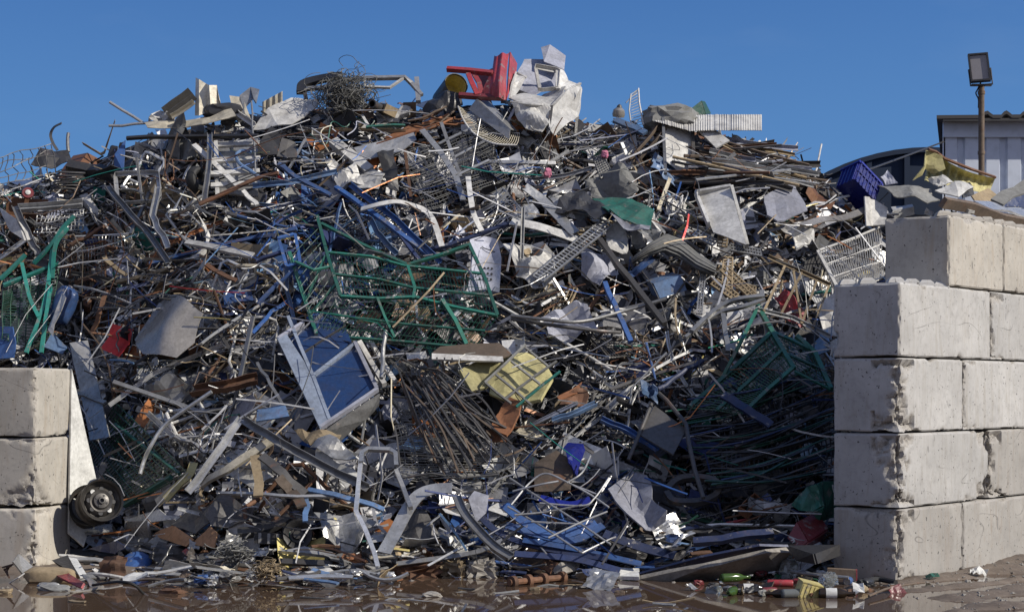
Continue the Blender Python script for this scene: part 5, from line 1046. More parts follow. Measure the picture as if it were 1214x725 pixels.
for pts, mt, lab, nm in (([(180,634,.2),(206,622,.22),(232,640,.14),(222,648,.1)], 'cardboard', 'left flap of flattened orange brown carton at lower left', 'carton_flap'), ([(226,645,.12),(250,624,.24),(259,632,.2),(256,650,.1)], 'cardboard', 'right flap of the orange brown carton, beyond the dark plate', 'carton_flap'), ([(203,622,.3),(230,602,.42),(256,613,.32),(232,633,.22)], 'dark', 'weathered dark plate lying on the orange brown carton', 'dark_plate'),
        ([(150,616,.36),(190,604,.42),(205,616,.36),(165,622,.32)], 'label', 'flat white ribbed panel at lower left behind the carton', 'white_sheet'), ([(145,683,.03),(174,676,.08),(176,681,.08),(146,689,.02)], 'label', 'small white card at the water edge, lower left', 'white_card'), ([(100,628,.28),(132,622,.3),(134,630,.26),(102,634,.24)], 'alu', 'bright bent trim piece below the wheel rim', 'metal_trim'), ([(105,650,.14),(140,640,.24),(150,648,.2),(138,656,.12)], 'navy', 'dark blue grey sheet left of the steel cowl', 'metal_sheet')):
    gplate(nm, lab, nm.replace('_', ' '), mt, pts, .012, .015, 2, lm={'dark_plate': 'the dark plate on the carton', 'white_card': 'the white card by the water'}.get(nm))
gplate('red_scrap', 'small red wedge of plastic below the carton', 'plastic', 'red', [(217,654,.12),(222,650,.15),(236,660,.1),(228,664,.07)], .015)
t = Thing('exhaust_silencer', 'dark curved silencer can lying at lower left of centre', 'silencer', lm='the dark silencer'); t.part('can', MB().sweep(curve([Gp(282, 632, .2), Gp(305, 629, .22), Gp(330, 622, .26), Gp(344, 612, .32)]), sec('round', .1), scale=None), 'dark'); t.part('pipe', MB().sweep(curve([Gp(344, 612, .32), Gp(356, 620, .28), Gp(372, 634, .2)]), sec('round', .04)), 'rust'); t.done()
t = Thing('motor_hub', 'greasy black motor hub with gear ring near lower centre', 'motor', lm='the greasy motor hub'); c = Gp(352, 634, .2); ax2 = Vector((.2, -.95, .2)); t.part('ring', MB().lathe(c, ax2, [(.07, 0), (.125, 0), (.13, .03), (.12, .06), (.10, .05), (.07, .02)], 28), 'black'); t.part('hub', MB().lathe(c, ax2, [(0, .05), (.035, .05), (.04, 0), (.06, 0)], 16), 'steelrim'); t.done()
t = Thing('striped_box', 'black box with pale stripes beside the motor hub', 'box'); c = Gp(320, 637, .1); m = MB(); m.box(c, Vector((.12, .03, -.01)), Vector((0, .07, 0)), Vector((0, 0, .045))); t.part('body', m, 'black', smooth=False); m = MB()
for k in (-.6, 0, .6): m.box(c+Vector((.12*k, -.0+.03*k-.072, -.01*k)), Vector((.012, .003, 0)), Vector((0, .003, 0)), Vector((0, 0, .043)))
t.part('stripes', m, 'galv', smooth=False); t.done()
one('yellow_ball', 'small yellow ball among scraps at lower centre', 'ball', MB().blob(Gp(395, 617, .3), Vector((.034, 0, 0)), Vector((0, .034, 0)), Vector((0, 0, .034)), 1, .05, 2, pw=1), 'yellow', lm='the small yellow ball')
for i, (pts, mt, w, lab) in enumerate((([(330,655,.06),(400,662,.05),(395,656,.07),(362,650,.1)], 'galv', 0, 'flat grey casing lying level near the water, left of centre'), ([(330,664,.05),(395,666,.04),(394,672,.02),(332,670,.03)], 'dark', 0, 'dark strip casing just under the flat grey casing'))): gplate('flat_casing', lab, 'casing', mt, pts, .03, .006, 1)
for i, (pts, w, mt, lab) in enumerate((([(262,584,.5),(330,587,.5),(392,588,.5)], .03, 'galv', 'thin grey bar lying dead level at lower left of centre'), ([(362,590,.5),(362,618,.3)], .05, 'lightblue', 'short pale blue post under the level grey bar'), ([(330,565,.6),(345,582,.52),(358,600,.4)], .10, 'brown', 'broad weathered board slanting down right at lower left'), ([(365,580,.5),(410,590,.5),(455,604,.4)], .05, 'lightblue', 'pale blue rail sloping right behind the bent silver tube frame'), ([(310,540,.75),(335,560,.62),(362,585,.5)], .09, 'dark', 'dark wide plank slanting right above the weathered board'), ([(302,540,.7),(306,565,.6),(306,588,.5)], .09, 'tan', 'short upright tan board above the level grey bar'))):
    pass
    bar(['steel_bar', 'blue_post_stub', 'weathered_board', 'blue_rail_bar', 'dark_plank', 'tan_board'][i], lab, ['bar', 'bar', 'board', 'bar', 'plank', 'board'][i], mt, 'flat' if w > .06 else 'sq', w, [(a, b) for a, b, _ in pts], .02, off=.62)
for i, (pts, mt, nm, lab) in enumerate((([(468,676,.02),(475,656,.12),(500,654,.13),(520,660,.1),(524,678,.02)], 'rust', 'engine_block', 'crumbling brown cast iron block at the water edge, lower centre'), ([(522,676,.02),(530,660,.1),(548,662,.1),(552,676,.02)], 'tan', 'engine_block', 'smaller tan crumbling block right of the brown cast iron block'), ([(553,678,.02),(560,664,.1),(582,661,.12),(588,675,.02)], 'stone', 'rubble_block', 'pale rubble block at the water edge below the twisted strip'))):
    c = sum((Gp(*p) for p in pts), Vector())/len(pts); w = (Gp(*pts[-1])-Gp(*pts[0])).length/2; t = Thing(nm, lab, 'block', lm=['the brown cast iron block', None, 'the pale rubble block'][i]); t.part(None, MB().blob(Vector((c.x, c.y, .05)), Vector((w, 0, 0)), Vector((0, .10, 0)), Vector((0, 0, .085)), 5+i, .55, 4.5, 26, 18, .6), mt, smooth=False); t.done()
t = Thing('rusty_axle', 'rusty flanged axle lying in the water, right of lower centre', 'axle', lm='the rusty flanged axle'); a, b = Gp(604, 690, .03), Gp(668, 684, .03); t.part('shaft', MB().tube([a, b], .026, 10), 'rust')
for f_ in (.06, .34, .62, .97): p = a.lerp(b, f_); t.part('flange', MB().lathe(p, b-a, [(0, -.02), (.05, -.018), (.052, .018), (0, .02)], 14), 'rust')
t.done()
gplate('rusty_lump', 'orange brown bent plate above the rusty flanged axle', 'plate', 'rust', [(636,672,.08),(650,663,.14),(664,668,.12),(654,680,.04)], .02, .04, 2); gplate('tan_plate', 'tan bent plate right of the orange brown one, above the axle', 'plate', 'stone', [(654,678,.05),(664,668,.12),(686,668,.1),(684,676,.05),(668,682,.03)], .02, .02, 2)
for i, (a, b) in enumerate((((712,681),(733,682)), ((733,681),(758,683)))): gplate('grey_clamp', ['left of two pale grey clamp bars lying in the water', 'right of two pale grey clamp bars lying in the water'][i], 'clamp', 'label', [(a[0], a[1]-5, .05), (b[0], b[1]-6, .055), (b[0], b[1]+4, .01), (a[0], a[1]+6, .0)], .03, .004, 1, lm=['the pale grey clamps', None][i])
t = Thing('stone_slab', 'big dark slab with a pale rough top edge lying at the water, right', 'slab', lm='the big dark slab'); t.part('slab', MB().poly([Gp(757,682,.02), Gp(835,664,.17), Gp(905,648,.28), Gp(932,648,.26), Gp(918,668,.10), Gp(850,678,.03), Gp(780,686,.0)], .06, .008, 2), 'stone', smooth=False); t.part('board_backing', MB().poly([Gp(752,679,.05), Gp(830,658,.22), Gp(900,644,.32), Gp(934,645,.30), Gp(905,648,.285), Gp(835,664,.175)], .02), 'navy', smooth=False); t.done()
t = Thing('green_bin', 'crumpled bright green plastic bin against the right wall, low down', 'bin', lm='the crumpled green bin')
D0 = 15.62
m = MB(); m.poly([P(938,598,D0), P(956,576,D0-.05), P(968,573,D0-.1), P(976,600,D0-.15), P(964,606,D0-.1), P(950,604,D0-.05)], .012, .03, 2).poly([P(968,573,D0-.1), P(975,570,D0-.05), P(993,570,D0+.1), P(995,612,D0+.1), P(980,614,D0), P(976,600,D0-.15)], .012, .02, 2).poly([P(964,606,D0-.1), P(976,600,D0-.15), P(980,614,D0), P(970,618,D0-.05)], .012); b_ = t.part('body', m, 'green', smooth=False)
pl = Pl(P(968,573,D0-.15), P(993,570,D0+.05), P(976,600,D0-.2)); f = pl.at
m = MB(); m.poly([f(984,575,.02), f(994,575,.02), f(994,584,.02), f(986,584,.02)], .004); sg = t.part('sign', m, 'label', b_, smooth=False); m = MB(); m.tube([f(a, b, .027) for a, b in ((992.2,577),(990,576.2),(988.6,577.4),(989.4,578.8),(991.4,579.8),(992,581.4),(990.4,582.8),(988.4,582))], .0045, 4); t.part('letter', m, 'navy', b_); t.done()
t = Thing('red_box', 'dark red box tipped on its corner under the crumpled green bin', 'box', lm='the dark red box')
A, B, C, D = P(934,638,15.35), P(945,619,15.4), P(958,642,15.25), P(948,651,15.25); E, G_, H_ = P(968,607,15.65), P(981,627,15.5), P(958,652,15.4)
m = MB(); m.poly([A, B, C, D], .012).poly([B, E, G_, C], .012).poly([C, G_, P(972,640,15.5), D], .012); bx = t.part('body', m, 'darkred', smooth=False); pl = Pl(A, B, C); f = pl.at
m = MB(); m.tube([f(936.5,637,.012), f(941,638.5,.012), f(942.5,642,.012), f(940,644.5,.012)], .008, 4); m.tube([f(938,641,.012), f(942,640,.012)], .006, 4); t.part('mark', m, 'label', bx, smooth=False); t.done()
t = Thing('black_tray', 'black plastic tray below the dark red box', 'tray', lm='the black tray'); t.part(None, MB().poly([P(934,646,14.95), P(965,656,14.6), P(968,668,14.6), P(945,664,14.8)], .012).poly([P(965,656,14.6), P(994,645,14.95), P(995,658,14.95), P(968,668,14.6)], .012).poly([P(934,646,14.95), P(965,656,14.6), P(994,645,14.95), P(972,648,15.2)], .012), 'black', smooth=False); t.done()
# bottles, cans and cartons
def bottle(px, py, ang, L, r, mat, lab, label=None, tilt=.0, end=0, h=None, yaw=0):
    c = Gp(px, py, h if h is not None else r*.8); a = R(ang); ax = Vector((math.cos(a), math.sin(a), tilt)).normalized()
    t = Thing('bottle', lab, 'bottle', 'bottles at the foot of the right wall'); o = c-ax*L/2
    t.part('glass', MB().lathe(o, ax, [(0, .0), (r*.8, 0), (r, .01), (r, L*.58), (r*.8, L*.68), (r*.36, L*.8), (r*.34, L*.96), (r*.42, L*.965), (r*.42, L), (r*.25, L)], 18), mat)
    if label: t.part('paper_label', MB().lathe(o, ax, [(r*1.01, L*.2), (r*1.03, L*.2), (r*1.03, L*.5), (r*1.01, L*.5)], 18), 'label')
    t.done()
bottle(893, 697, 5, .26, .037, 'brown_glass', 'dark bottle with a white label lying in the water, left of the cans', True)
bottle(992, 703, -4, .27, .040, 'brown_glass', 'dark bottle with white label lying in the water under the corner block', True)
bottle(945, 703, 12, .24, .036, 'clear_glass', 'clear glass bottle lying in front of the yellow tub'); bottle(867, 701, 250, .2, .035, 'green_glass', 'yellow green bottle lying with its round end toward us')
bottle(846, 698, 120, .16, .034, 'clear_glass', 'clear glass bottle end left of the yellow green bottle'); bottle(872, 684, 20, .25, .035, 'green_glass', 'bright green bottle under the edge of the big dark slab', h=.06); bottle(925, 703, 175, .22, .033, 'brown_glass', 'dark red brown bottle beside the red can'); bottle(1046, 680, 15, .2, .03, 'green_glass', 'green bottle at the very foot of the corner block'); bottle(1030, 690, 60, .22, .036, 'black', 'black bottle pointing inward by the corner block')
t = Thing('glass_jar', 'large clear jar standing behind the cans by the black tray', 'jar', lm='the large clear jar'); c = Gp(934, 686, .0); t.part(None, MB().lathe(c, (.1, 0, 1), [(0, 0), (.065, 0), (.075, .02), (.075, .12), (.06, .15), (.05, .16), (.045, .15)], 20), 'clear_glass'); t.done()
def can(px, py, ang, L, r, mat, lab, end=None):
    c = Gp(px, py, r*.8); ax = Vector((math.cos(R(ang)), math.sin(R(ang)), 0)); t = Thing('drink_can', lab, 'can', 'cans at the foot of the right wall'); o = c-ax*L/2
    t.part('body', MB().lathe(o, ax, [(r*.8, 0), (r, .012), (r, L-.012), (r*.8, L)], 18), mat); t.part('end', MB().lathe(o, ax, [(0, .004), (r*.78, .002), (r*.8, 0)], 16), 'silver'); t.part('end', MB().lathe(o+ax*L, ax, [(0, -.004), (r*.78, -.002), (r*.8, 0)], 16), 'silver'); t.done()
can(925, 691, -8, .2, .030, 'red', 'long red can lying left of the yellow tub'); can(1006, 688, 70, .12, .032, 'blue', 'blue can beside the crumpled white card'); can(912, 700, 200, .12, .03, 'darkred', 'dark red can half sunk below the long red can')
t = Thing('yellow_tub', 'yellow ribbed plastic tub lying in the water', 'tub', lm='the yellow tub'); c = Gp(958, 699, .05); X, Y, Z = Vector((.075, .02, -.02)), Vector((-.01, .05, .01)), Vector((.02, 0, .055)); m = MB(); m.box(c, X, Y, Z)
for k in range(-2, 3): m.box(c+X*k*.4-Y*1.06, X*.1, Y*.06, Z*.8)
t.part('body', m, 'yellow', smooth=False); m = MB(); m.box(c+Z*1.04, X*1.08, Y*1.08, Z*.06); t.part('rim', m, 'yellow', smooth=False); t.done()
t = Thing('plastic_cup', 'crumpled clear plastic cup between yellow tub and carton', 'cup'); t.part(None, MB().blob(Gp(982, 688, .07), Vector((.07, .02, .03)), Vector((0, .06, 0)), Vector((-.02, 0, .055)), 3, .35, 4), 'clear_glass', smooth=False); t.done()
t = Thing('drink_carton', 'dark carton with a red end lying by the corner block', 'carton', lm='the red ended carton'); c = Gp(998, 680, .07); X = Vector((.11, -.02, -.005)); m = MB(); m.box(c, X, Vector((.01, .05, 0)), Vector((0, 0, .042))); t.part('body', m, 'brown', smooth=False); m = MB(); m.box(c+X*1.02, X*.05, Vector((.01, .05, 0)), Vector((0, 0, .0425))); t.part('end_flap', m, 'red', smooth=False); t.done()
gplate('white_card', 'crumpled white card with a grey mark by the corner block', 'card', 'label', [(1011,691,.09),(1024,690,.1),(1025,702,.03),(1012,704,.02)], .006, .03, 2)
gbar('grey_pipe', 'long thin grey pipe lying above the bottles', 'pipe', 'galv', 'round', .028, [(938,677,.08),(970,681,.08),(1006,684,.07)]); gbar('rubber_hose', 'black hose lying at the foot of the corner block', 'hose', 'rubber', 'round', .045, [(1018,690,.04),(1040,686,.04),(1062,690,.03)], sm=True); gbar('brown_branch', 'pale bent stick along the water edge under the corner block', 'stick', 'brown', 'round', .018, [(1030,706,.03),(1052,697,.04),(1078,692,.03),(1096,690,.02)], sm=True)
gplate('white_scrap', 'crumpled white plastic scrap on the mud before the right wall', 'plastic', 'label', [(1148,676,.04),(1160,672,.07),(1172,675,.05),(1168,681,.01),(1154,681,.02)], .006, .03, 2, lm='the white scrap on the mud'); gplate('green_scrap', 'small green leafy plastic scrap by the corner block foot', 'plastic', 'green', [(1098,682,.04),(1106,679,.06),(1113,683,.03),(1102,687,.01)], .006, .03, 2)
gbar('black_hose', 'thin black hose arching over the water at lower left', 'hose', 'rubber', 'round', .022, [(110,693,.03),(140,689,.1),(158,692,.09),(170,703,.01)], sm=True)
one('dry_brush', 'small heap of pale tangled straw and wire at the water edge, left of centre', 'straw', tangle(318, 676, 16, 12, 20, 70, .004, 8, off=.9), 'tan'); one('wire_tangle', 'white bent wires at the water edge left of the straw heap', 'wire', tangle(300, 684, 14, 8, 16, 9, .006, 5, off=.95, k=6), 'white'); one('wire_tangle', 'grey brown tangle of fine wire at lower left', 'wire', tangle(278, 655, 24, 12, 22, 80, .0045, 6, off=.5), 'canvas')
# ---------------------------------------------------------------- the crowd of loose scrap: every piece an object of its own
rnd = random.Random(77)
PAL = {'galv': 'grey', 'alu': 'pale silver', 'silver': 'shiny', 'dark': 'dark grey', 'black': 'black', 'rust': 'rusty', 'orange': 'orange brown', 'brown': 'brown', 'white': 'off white', 'cream': 'cream',
       'blue': 'blue', 'lightblue': 'light blue', 'navy': 'dark blue', 'green': 'green', 'dkgreen': 'dark green', 'teal': 'teal', 'cloud': 'bluish grey', 'tan': 'tan', 'red': 'red', 'yellow': 'yellow', 'canvas': 'dull grey', 'stone': 'stone grey', 'pink': 'pink', 'cardboard': 'light brown'}
def gs(px, py, x, y, sx, sy): return math.exp(-((px-x)/sx)**2-((py-y)/sy)**2)
def pick(px, py, sheet=False):
    w = {'galv': 22, 'alu': 20, 'dark': 16, 'black': 9, 'rust': 6, 'brown': 6, 'white': 8, 'cream': 2, 'blue': 1.5, 'lightblue': 1, 'navy': 2, 'green': .5, 'teal': .3, 'tan': 4, 'orange': 1.5, 'canvas': 3, 'red': .35, 'yellow': .4, 'cloud': 2}
    if sheet: w['white'] += 9; w['cloud'] += 5; w['alu'] += 4; w['rust'] *= .5; w['black'] += 5
    a = gs(px, py, 130, 310, 130, 80); w['rust'] += 13*a; w['orange'] += 3*a; w['brown'] += 8*a
    a = gs(px, py, 360, 290, 75, 90); w['blue'] += 32*a; w['navy'] += 18*a; w['lightblue'] += 12*a
    a = gs(px, py, 490, 260, 70, 50); w['blue'] += 10*a; w['navy'] += 6*a
    a = gs(px, py, 900, 230, 80, 70); w['galv'] += 30*a; w['rust'] += 16*a; w['brown'] += 12*a; w['tan'] += 8*a; w['blue'] *= 1-a
    a = gs(px, py, 30, 330, 60, 90); w['teal'] += 10*a; w['dkgreen'] = 8*a
    a = gs(px, py, 640, 620, 110, 50); w['blue'] += 22*a; w['navy'] += 34*a
    a = gs(px, py, 850, 560, 130, 90); w['navy'] += 14*a; w['dark'] += 40*a; w['black'] += 40*a; w['dkgreen'] = w.get('dkgreen', 0)+8*a  # piece colours skewed dark here, to deepen the lower right shade
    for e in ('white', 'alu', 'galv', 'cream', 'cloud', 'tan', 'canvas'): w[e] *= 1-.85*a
    a = gs(px, py, 540, 510, 70, 60); w['black'] += 30*a; w['brown'] += 10*a
    a = gs(px, py, 650, 310, 80, 60); w['rust'] += 14*a; w['tan'] += 6*a; w['white'] += 6*a
    a = gs(px, py, 300, 560, 170, 70); w['alu'] += 10*a; w['galv'] += 10*a; w['cream'] += 3*a
    a = max(0, 1-(py-interp(px, SKY))/45); w['white'] += 9*a; w['cloud'] += 4*a
    ks = list(w); return rnd.choices(ks, [w[k] for k in ks])[0]
def frame(px, py, off):
    c = Q(px, py, 0, off); u = (Q(px+5, py, 0, off)-Q(px-5, py, 0, off)); v = (Q(px, py-7, 0, off)-Q(px, py+7, 0, off))
    u = Vector((1, .5*max(-1, min(1, u.y/max(.01, u.x))), 0)).normalized(); v.normalize(); n = u.cross(v).normalized()
    if n.y > 0: n = -n
    v = n.cross(u).normalized(); return c, u, v, n
def blocked(p):                       # would sit inside or in front of the walls, or hang in the open sky
    px, py = proj(p)
    if p.z < -.02: return True
    a = p-C0; s = a.dot(LA); q = a.dot(DA)
    if px > 965 and q < .68 and s > -.15 and p.z < 2.45: return True
    if px > 1035 and q < .68 and s > .8 and p.z < 3.1: return True
    a = p-C1; s2 = a.dot(LB); q2 = a.dot(DB)
    if px < 100 and s2 > -.1 and q2 < .72 and p.z < 1.78: return True
    if px < 118 and py > 436 and p.y < 17.0 and p.z < 1.75: return True
    sy = interp(px, SKY)
    return py < sy+8
def masked(pts):
    n = 0
    for p in pts:
        x, y = proj(p); i, j = int(y//4), int(x//4)
        if 0 <= i < 190 and 0 <= j < 310 and mask[i, j]: n += 1
    return n/len(pts)
def spot(kind='any'):
    for _ in range(500):
        px = rnd.uniform(-25, 1230); py = rnd.uniform(95, 684)
        sy = interp(px, SKY)
        if py < sy-2: continue
        if px > 988 and py > 335: continue
        if px > 1045 and py > 256: continue
        if px < 80 and py > 436: continue
        if kind == 'top' and py > sy+60: continue
        return px, py
def theta(px, py):
    a = gs(px, py, 900, 230, 90, 80)
    if rnd.random() < a*.8: return rnd.gauss(R(8), R(17))
    return rnd.gauss(0, R(33)) if rnd.random() < .5 else rnd.uniform(-R(90), R(90))
labels = {}
def relation(px, py):
    best = None
    for ph, x, y in LM:
        d = math.hypot((px-x), (py-y)*1.15)
        if best is None or d < best[0]: best = (d, ph, x, y)
    d, ph, x, y = best; dx, dy = px-x, py-y
    far = '' if d < 45 else ('well ' if d > 95 else '')
    if d < 14: return 'against '+ph
    if abs(dx) > 1.4*abs(dy): r = 'right of ' if dx > 0 else 'left of '
    elif abs(dy) > 1.4*abs(dx): r = 'below ' if dy > 0 else 'above '
    else: r = ('below ' if dy > 0 else 'above ')+('and right of ' if dx > 0 else 'and left of ')
    return far+r+ph
def lab(base, px, py, ori=None, L=None):
    s = base+' '
    o = ''
    if ori is not None:
        a = math.degrees(ori) % 180
        o = 'lying level ' if a < 15 or a > 165 else 'upright ' if 70 < a < 110 else 'slanting up ' if a < 90 else 'slanting down '
    r = relation(px, py); t = s+o+r
    return t if len(t.split()) <= 16 else (s+r if len((s+r).split()) <= 16 else s.replace(' on the ground', '').replace(' in the puddle', '')+r)
def piece_pts(c, d, L, n=5): return [c+d*(L*(i/(n-1)-.5)) for i in range(n)]
def place(L, tilt=.22, offr=(-.12, .2), kind='any', lift=0.0):
    """a free spot and direction for a long piece"""
    for _ in range(60):
        px, py = spot(kind); off = rnd.uniform(*offr); c, u, v, n = frame(px, py, off)
        th = theta(px, py); d = (u*math.cos(th)+v*math.sin(th)+n*rnd.gauss(0, tilt)).normalized()
        pts = piece_pts(c, d, L)
        if any(blocked(p) for p in pts): continue
        if masked(pts) > .22:
            sh = -(off+.22+rnd.random()*.12); pts2 = [p+n*sh*.9 for p in pts]
            if rnd.random() < .45: continue
            c = c+n*sh*.9; pts = pts2
            if any(blocked(p) for p in pts): continue
        return px, py, c, d, n, th
    return None
def bent(c, d, n, L, k, amt):
    s = d.cross(n); b = rnd.gauss(0, amt); b2 = rnd.gauss(0, amt*.6); kx = rnd.uniform(-.3, .3); m = rnd.random()
    pts = []
    for i in range(k+1):
        t = i/k-.5; e = abs(t-kx) if m < .5 else (t*t*1.6)
        pts.append(c+d*(L*t)+s*(b*L*e)+n*(b2*L*e))
    return pts
def filler(name, cat, noun, group, N, make, Lr, tilt=.22, offr=(-.12, .2), kind='any', sheet=False, label_ori=True):
    made = 0
    for _ in range(N):
        L = rnd.uniform(*Lr) if isinstance(Lr, tuple) else Lr()
        r = place(L, tilt, offr, kind)
        if not r: continue
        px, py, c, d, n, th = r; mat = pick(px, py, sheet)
        got = make(c, d, n, L, mat, px, py)
        if not got: continue
        mb, shape = got
        tx = lab(f'{shape} {PAL[mat]} {noun}'.strip(), px, py, th if label_ori else None)
        if isinstance(mb, MB): o = one(name, tx, cat, mb, mat, group, keep=False, smooth=(shape.find('tube') >= 0 or cat in ('pipe', 'wire', 'tube')))
        else:
            t = Thing(name, tx, cat, group, keep=False)
            for pn, m, mt in mb: t.part(pn, m, mt, smooth=False)
            t.done()
        made += 1
    return made
def lg(a, b): return lambda: a*(b/a)**(rnd.random()**1.3)
def size(L, s, m): return s+' ' if L < m else ''
def f_bar(c, d, n, L, mat, px, py):
    w = rnd.uniform(.012, .034); return MB().sweep(bent(c, d, n, L, 6, .22), sec('flat', w, rnd.uniform(.006, .014)), up=n+d.cross(n)*rnd.gauss(0, .7)), ('short' if L < .5 else 'long')
filler('flat_bar', 'bar', 'flat bar', 'flat bars strewn over the heap', 290, f_bar, lg(.3, 1.3))
def f_angle(c, d, n, L, mat, px, py):
    w = rnd.uniform(.018, .04); return MB().sweep(bent(c, d, n, L, 5, .12), sec('L', w, w*rnd.uniform(.7, 1), .006), up=n+d.cross(n)*rnd.gauss(0, .9)), ('short' if L < .55 else 'long')
filler('angle_iron', 'angle iron', 'angle iron', 'angle irons strewn over the heap', 230, f_angle, lg(.35, 1.5))
def f_sq(c, d, n, L, mat, px, py):
    w = rnd.uniform(.016, .038); return MB().sweep(bent(c, d, n, L, 5, .1 if rnd.random() < .6 else .45), sec('sq', w, w*rnd.choice((1, 1, .6))), up=n+d.cross(n)*rnd.gauss(0, .6)), ('short' if L < .55 else 'long')
filler('box_tube', 'tube', 'square tube', 'square tubes strewn over the heap', 240, f_sq, lg(.4, 1.8))
def f_pipe(c, d, n, L, mat, px, py):
    b = rnd.random() < .45; return MB().tube(bent(c, d, n, L, 12, .5 if b else .14), rnd.uniform(.006, .015), 7), ('bent' if b else 'straight')
filler('metal_pipe', 'pipe', 'pipe', 'pipes strewn over the heap', 260, f_pipe, lg(.5, 1.9))
def f_chan(c, d, n, L, mat, px, py):
    w = rnd.uniform(.026, .055); return MB().sweep(bent(c, d, n, L, 5, .15), sec('U', w, w*.5, .006), up=n+d.cross(n)*rnd.gauss(0, .9)), ('short' if L < .6 else 'long')
filler('channel_iron', 'channel', 'channel', 'channels strewn over the heap', 130, f_chan, lg(.35, 1.4))
def f_strip(c, d, n, L, mat, px, py):
    w = rnd.uniform(.025, .08); k = 10; pts = bent(c, d, n, L, k, .7); s = d.cross(n); tw = rnd.gauss(0, .9); t0 = rnd.gauss(0, .5); mb = MB(); vs = []
    def fn(u, v):
        i = min(k-1, int(u*k)); p = pts[i].lerp(pts[i+1], u*k-i); a = t0+tw*(u-.5)*2; return p+(s*math.cos(a)+n*math.sin(a))*((v-.5)*w)+n*.02*noise.noise(Vector((u*4+px, v*2, py)))
    return MB().grid(fn, k, 2, .006, n), ('narrow twisted' if w < .08 else 'wide twisted')
filler('twisted_strip', 'metal strip', 'strip', 'twisted metal strips strewn over the heap', 190, f_strip, lg(.3, 1.0), sheet=True)
def f_sheet(c, d, n, L, mat, px, py):
    s = d.cross(n).normalized(); W = L*rnd.uniform(.4, 1.0); sd = rnd.random()*50; amp = L*rnd.uniform(.05, .22); N = n+s*rnd.gauss(0, .4)+d*rnd.gauss(0, .4); N.normalize(); x = (d-N*d.dot(N)).normalized(); y = N.cross(x)
    folds = [(rnd.uniform(0, 6.28), rnd.uniform(-.3, .3), rnd.uniform(-1, 1)) for _ in range(rnd.choice((1, 2, 2, 3)))]
    cor = rnd.random() < .16; fq = rnd.uniform(18, 40)
    def fn(u, v):
        a, b = u-.5, v-.5; z = amp*noise.noise(Vector((a*2.6+sd, b*2.6, sd)))+amp*.5*noise.noise(Vector((a*7+sd, b*7, 3)))
        for an, of, k in folds: z += L*.55*k*max(0, a*math.cos(an)+b*math.sin(an)-of)
        if cor: z += .014*math.sin(b*W*2*math.pi*fq/3)
        e = 1+.14*noise.noise(Vector((u*3+sd, v*3, 1)))
        return c+x*(a*L*e)+y*(b*W*e)+N*z
    q = int(5+L*9); return MB().grid(fn, q, q if not cor else q*3, .006, N), ('corrugated' if cor else 'small crumpled' if L < .35 else 'big crumpled')
filler('crumpled_sheet', 'metal sheet', 'sheet', 'crumpled sheets strewn over the heap', 230, f_sheet, lg(.14, .5), tilt=.3, offr=(-.15, .14), sheet=True, label_ori=False)
def f_wire(c, d, n, L, mat, px, py):
    s = d.cross(n); sd = rnd.random()*99; k = 14; pts = [c+d*(L*(i/k-.5))+s*(.22*L*noise.noise(Vector((i*.28, sd, 0)))*2)+n*(.04+.12*L*noise.noise(Vector((i*.3, sd, 9)))) for i in range(k+1)]
    return MB().tube(curve(pts, 2), rnd.uniform(.004, .008), 4), 'curly'
filler('loose_wire', 'wire', 'wire', 'loose wires strewn over the heap', 290, f_wire, lg(.35, 1.3), offr=(0, .24))
def f_loop(c, d, n, L, mat, px, py):
    s = d.cross(n).normalized(); W = L*rnd.uniform(.4, .9); N = n+s*rnd.gauss(0, .4); N.normalize(); y = N.cross(d); r = rnd.uniform(.011, .02); q = []; sd = rnd.random()*20
    cn = [(-.5, -.5), (.5, -.5), (.5, .5), (-.5, .5)]; 
    for i in range(4):
        a, b = cn[i], cn[(i+1) % 4]
        for f in (.1, .3, .5, .7, .9): q.append(c+d*(L*lerp(a[0], b[0], f))+y*(W*lerp(a[1], b[1], f))+N*(.3*L*noise.noise(Vector((lerp(a[0], b[0], f)*1.6+sd, lerp(a[1], b[1], f)*1.6, sd)))))
    m2 = MB(); 
    for k in range(rnd.choice((1, 2, 3))): f = (k+1)/4; m2.tube([q[0].lerp(q[4], f), q[14].lerp(q[10], f)], r*.8, 6)
    return [('outer_loop', MB().tube(q, r, 7, True), mat), ('cross_bar', m2, mat)], 'bent'
filler('tube_hoop', 'frame', 'tubular frame', 'bent tubular frames in the heap', 70, f_loop, lg(.35, .9), offr=(-.02, .2), label_ori=False)
def f_mesh(c, d, n, L, mat, px, py):
    s = d.cross(n).normalized(); W = L*rnd.uniform(.5, .9); N = (n+s*rnd.gauss(0, .35)).normalized(); y = N.cross(d); A, B, C_, D_ = [c+d*(L*a)+y*(W*b) for a, b in ((-.5, -.5), (.5, -.5), (.5, .5), (-.5, .5))]; k = rnd.randint(8, 18)
    m2 = MB(); 
    for a, b in ((A, B), (B, C_), (C_, D_), (D_, A)): m2.tube([a, a.lerp(b, .5)+N*.02, b], .009, 5)
    return [('wires', wires(A, B, C_, D_, k, rnd.choice((3, k//2, k)), .004, .06, 3, rnd.random()*9), mat), ('edge_wire', m2, mat)], 'torn'
filler('wire_grid', 'wire mesh', 'wire mesh piece', 'pieces of wire mesh in the heap', 60, f_mesh, lg(.3, .8), offr=(0, .16), label_ori=False)
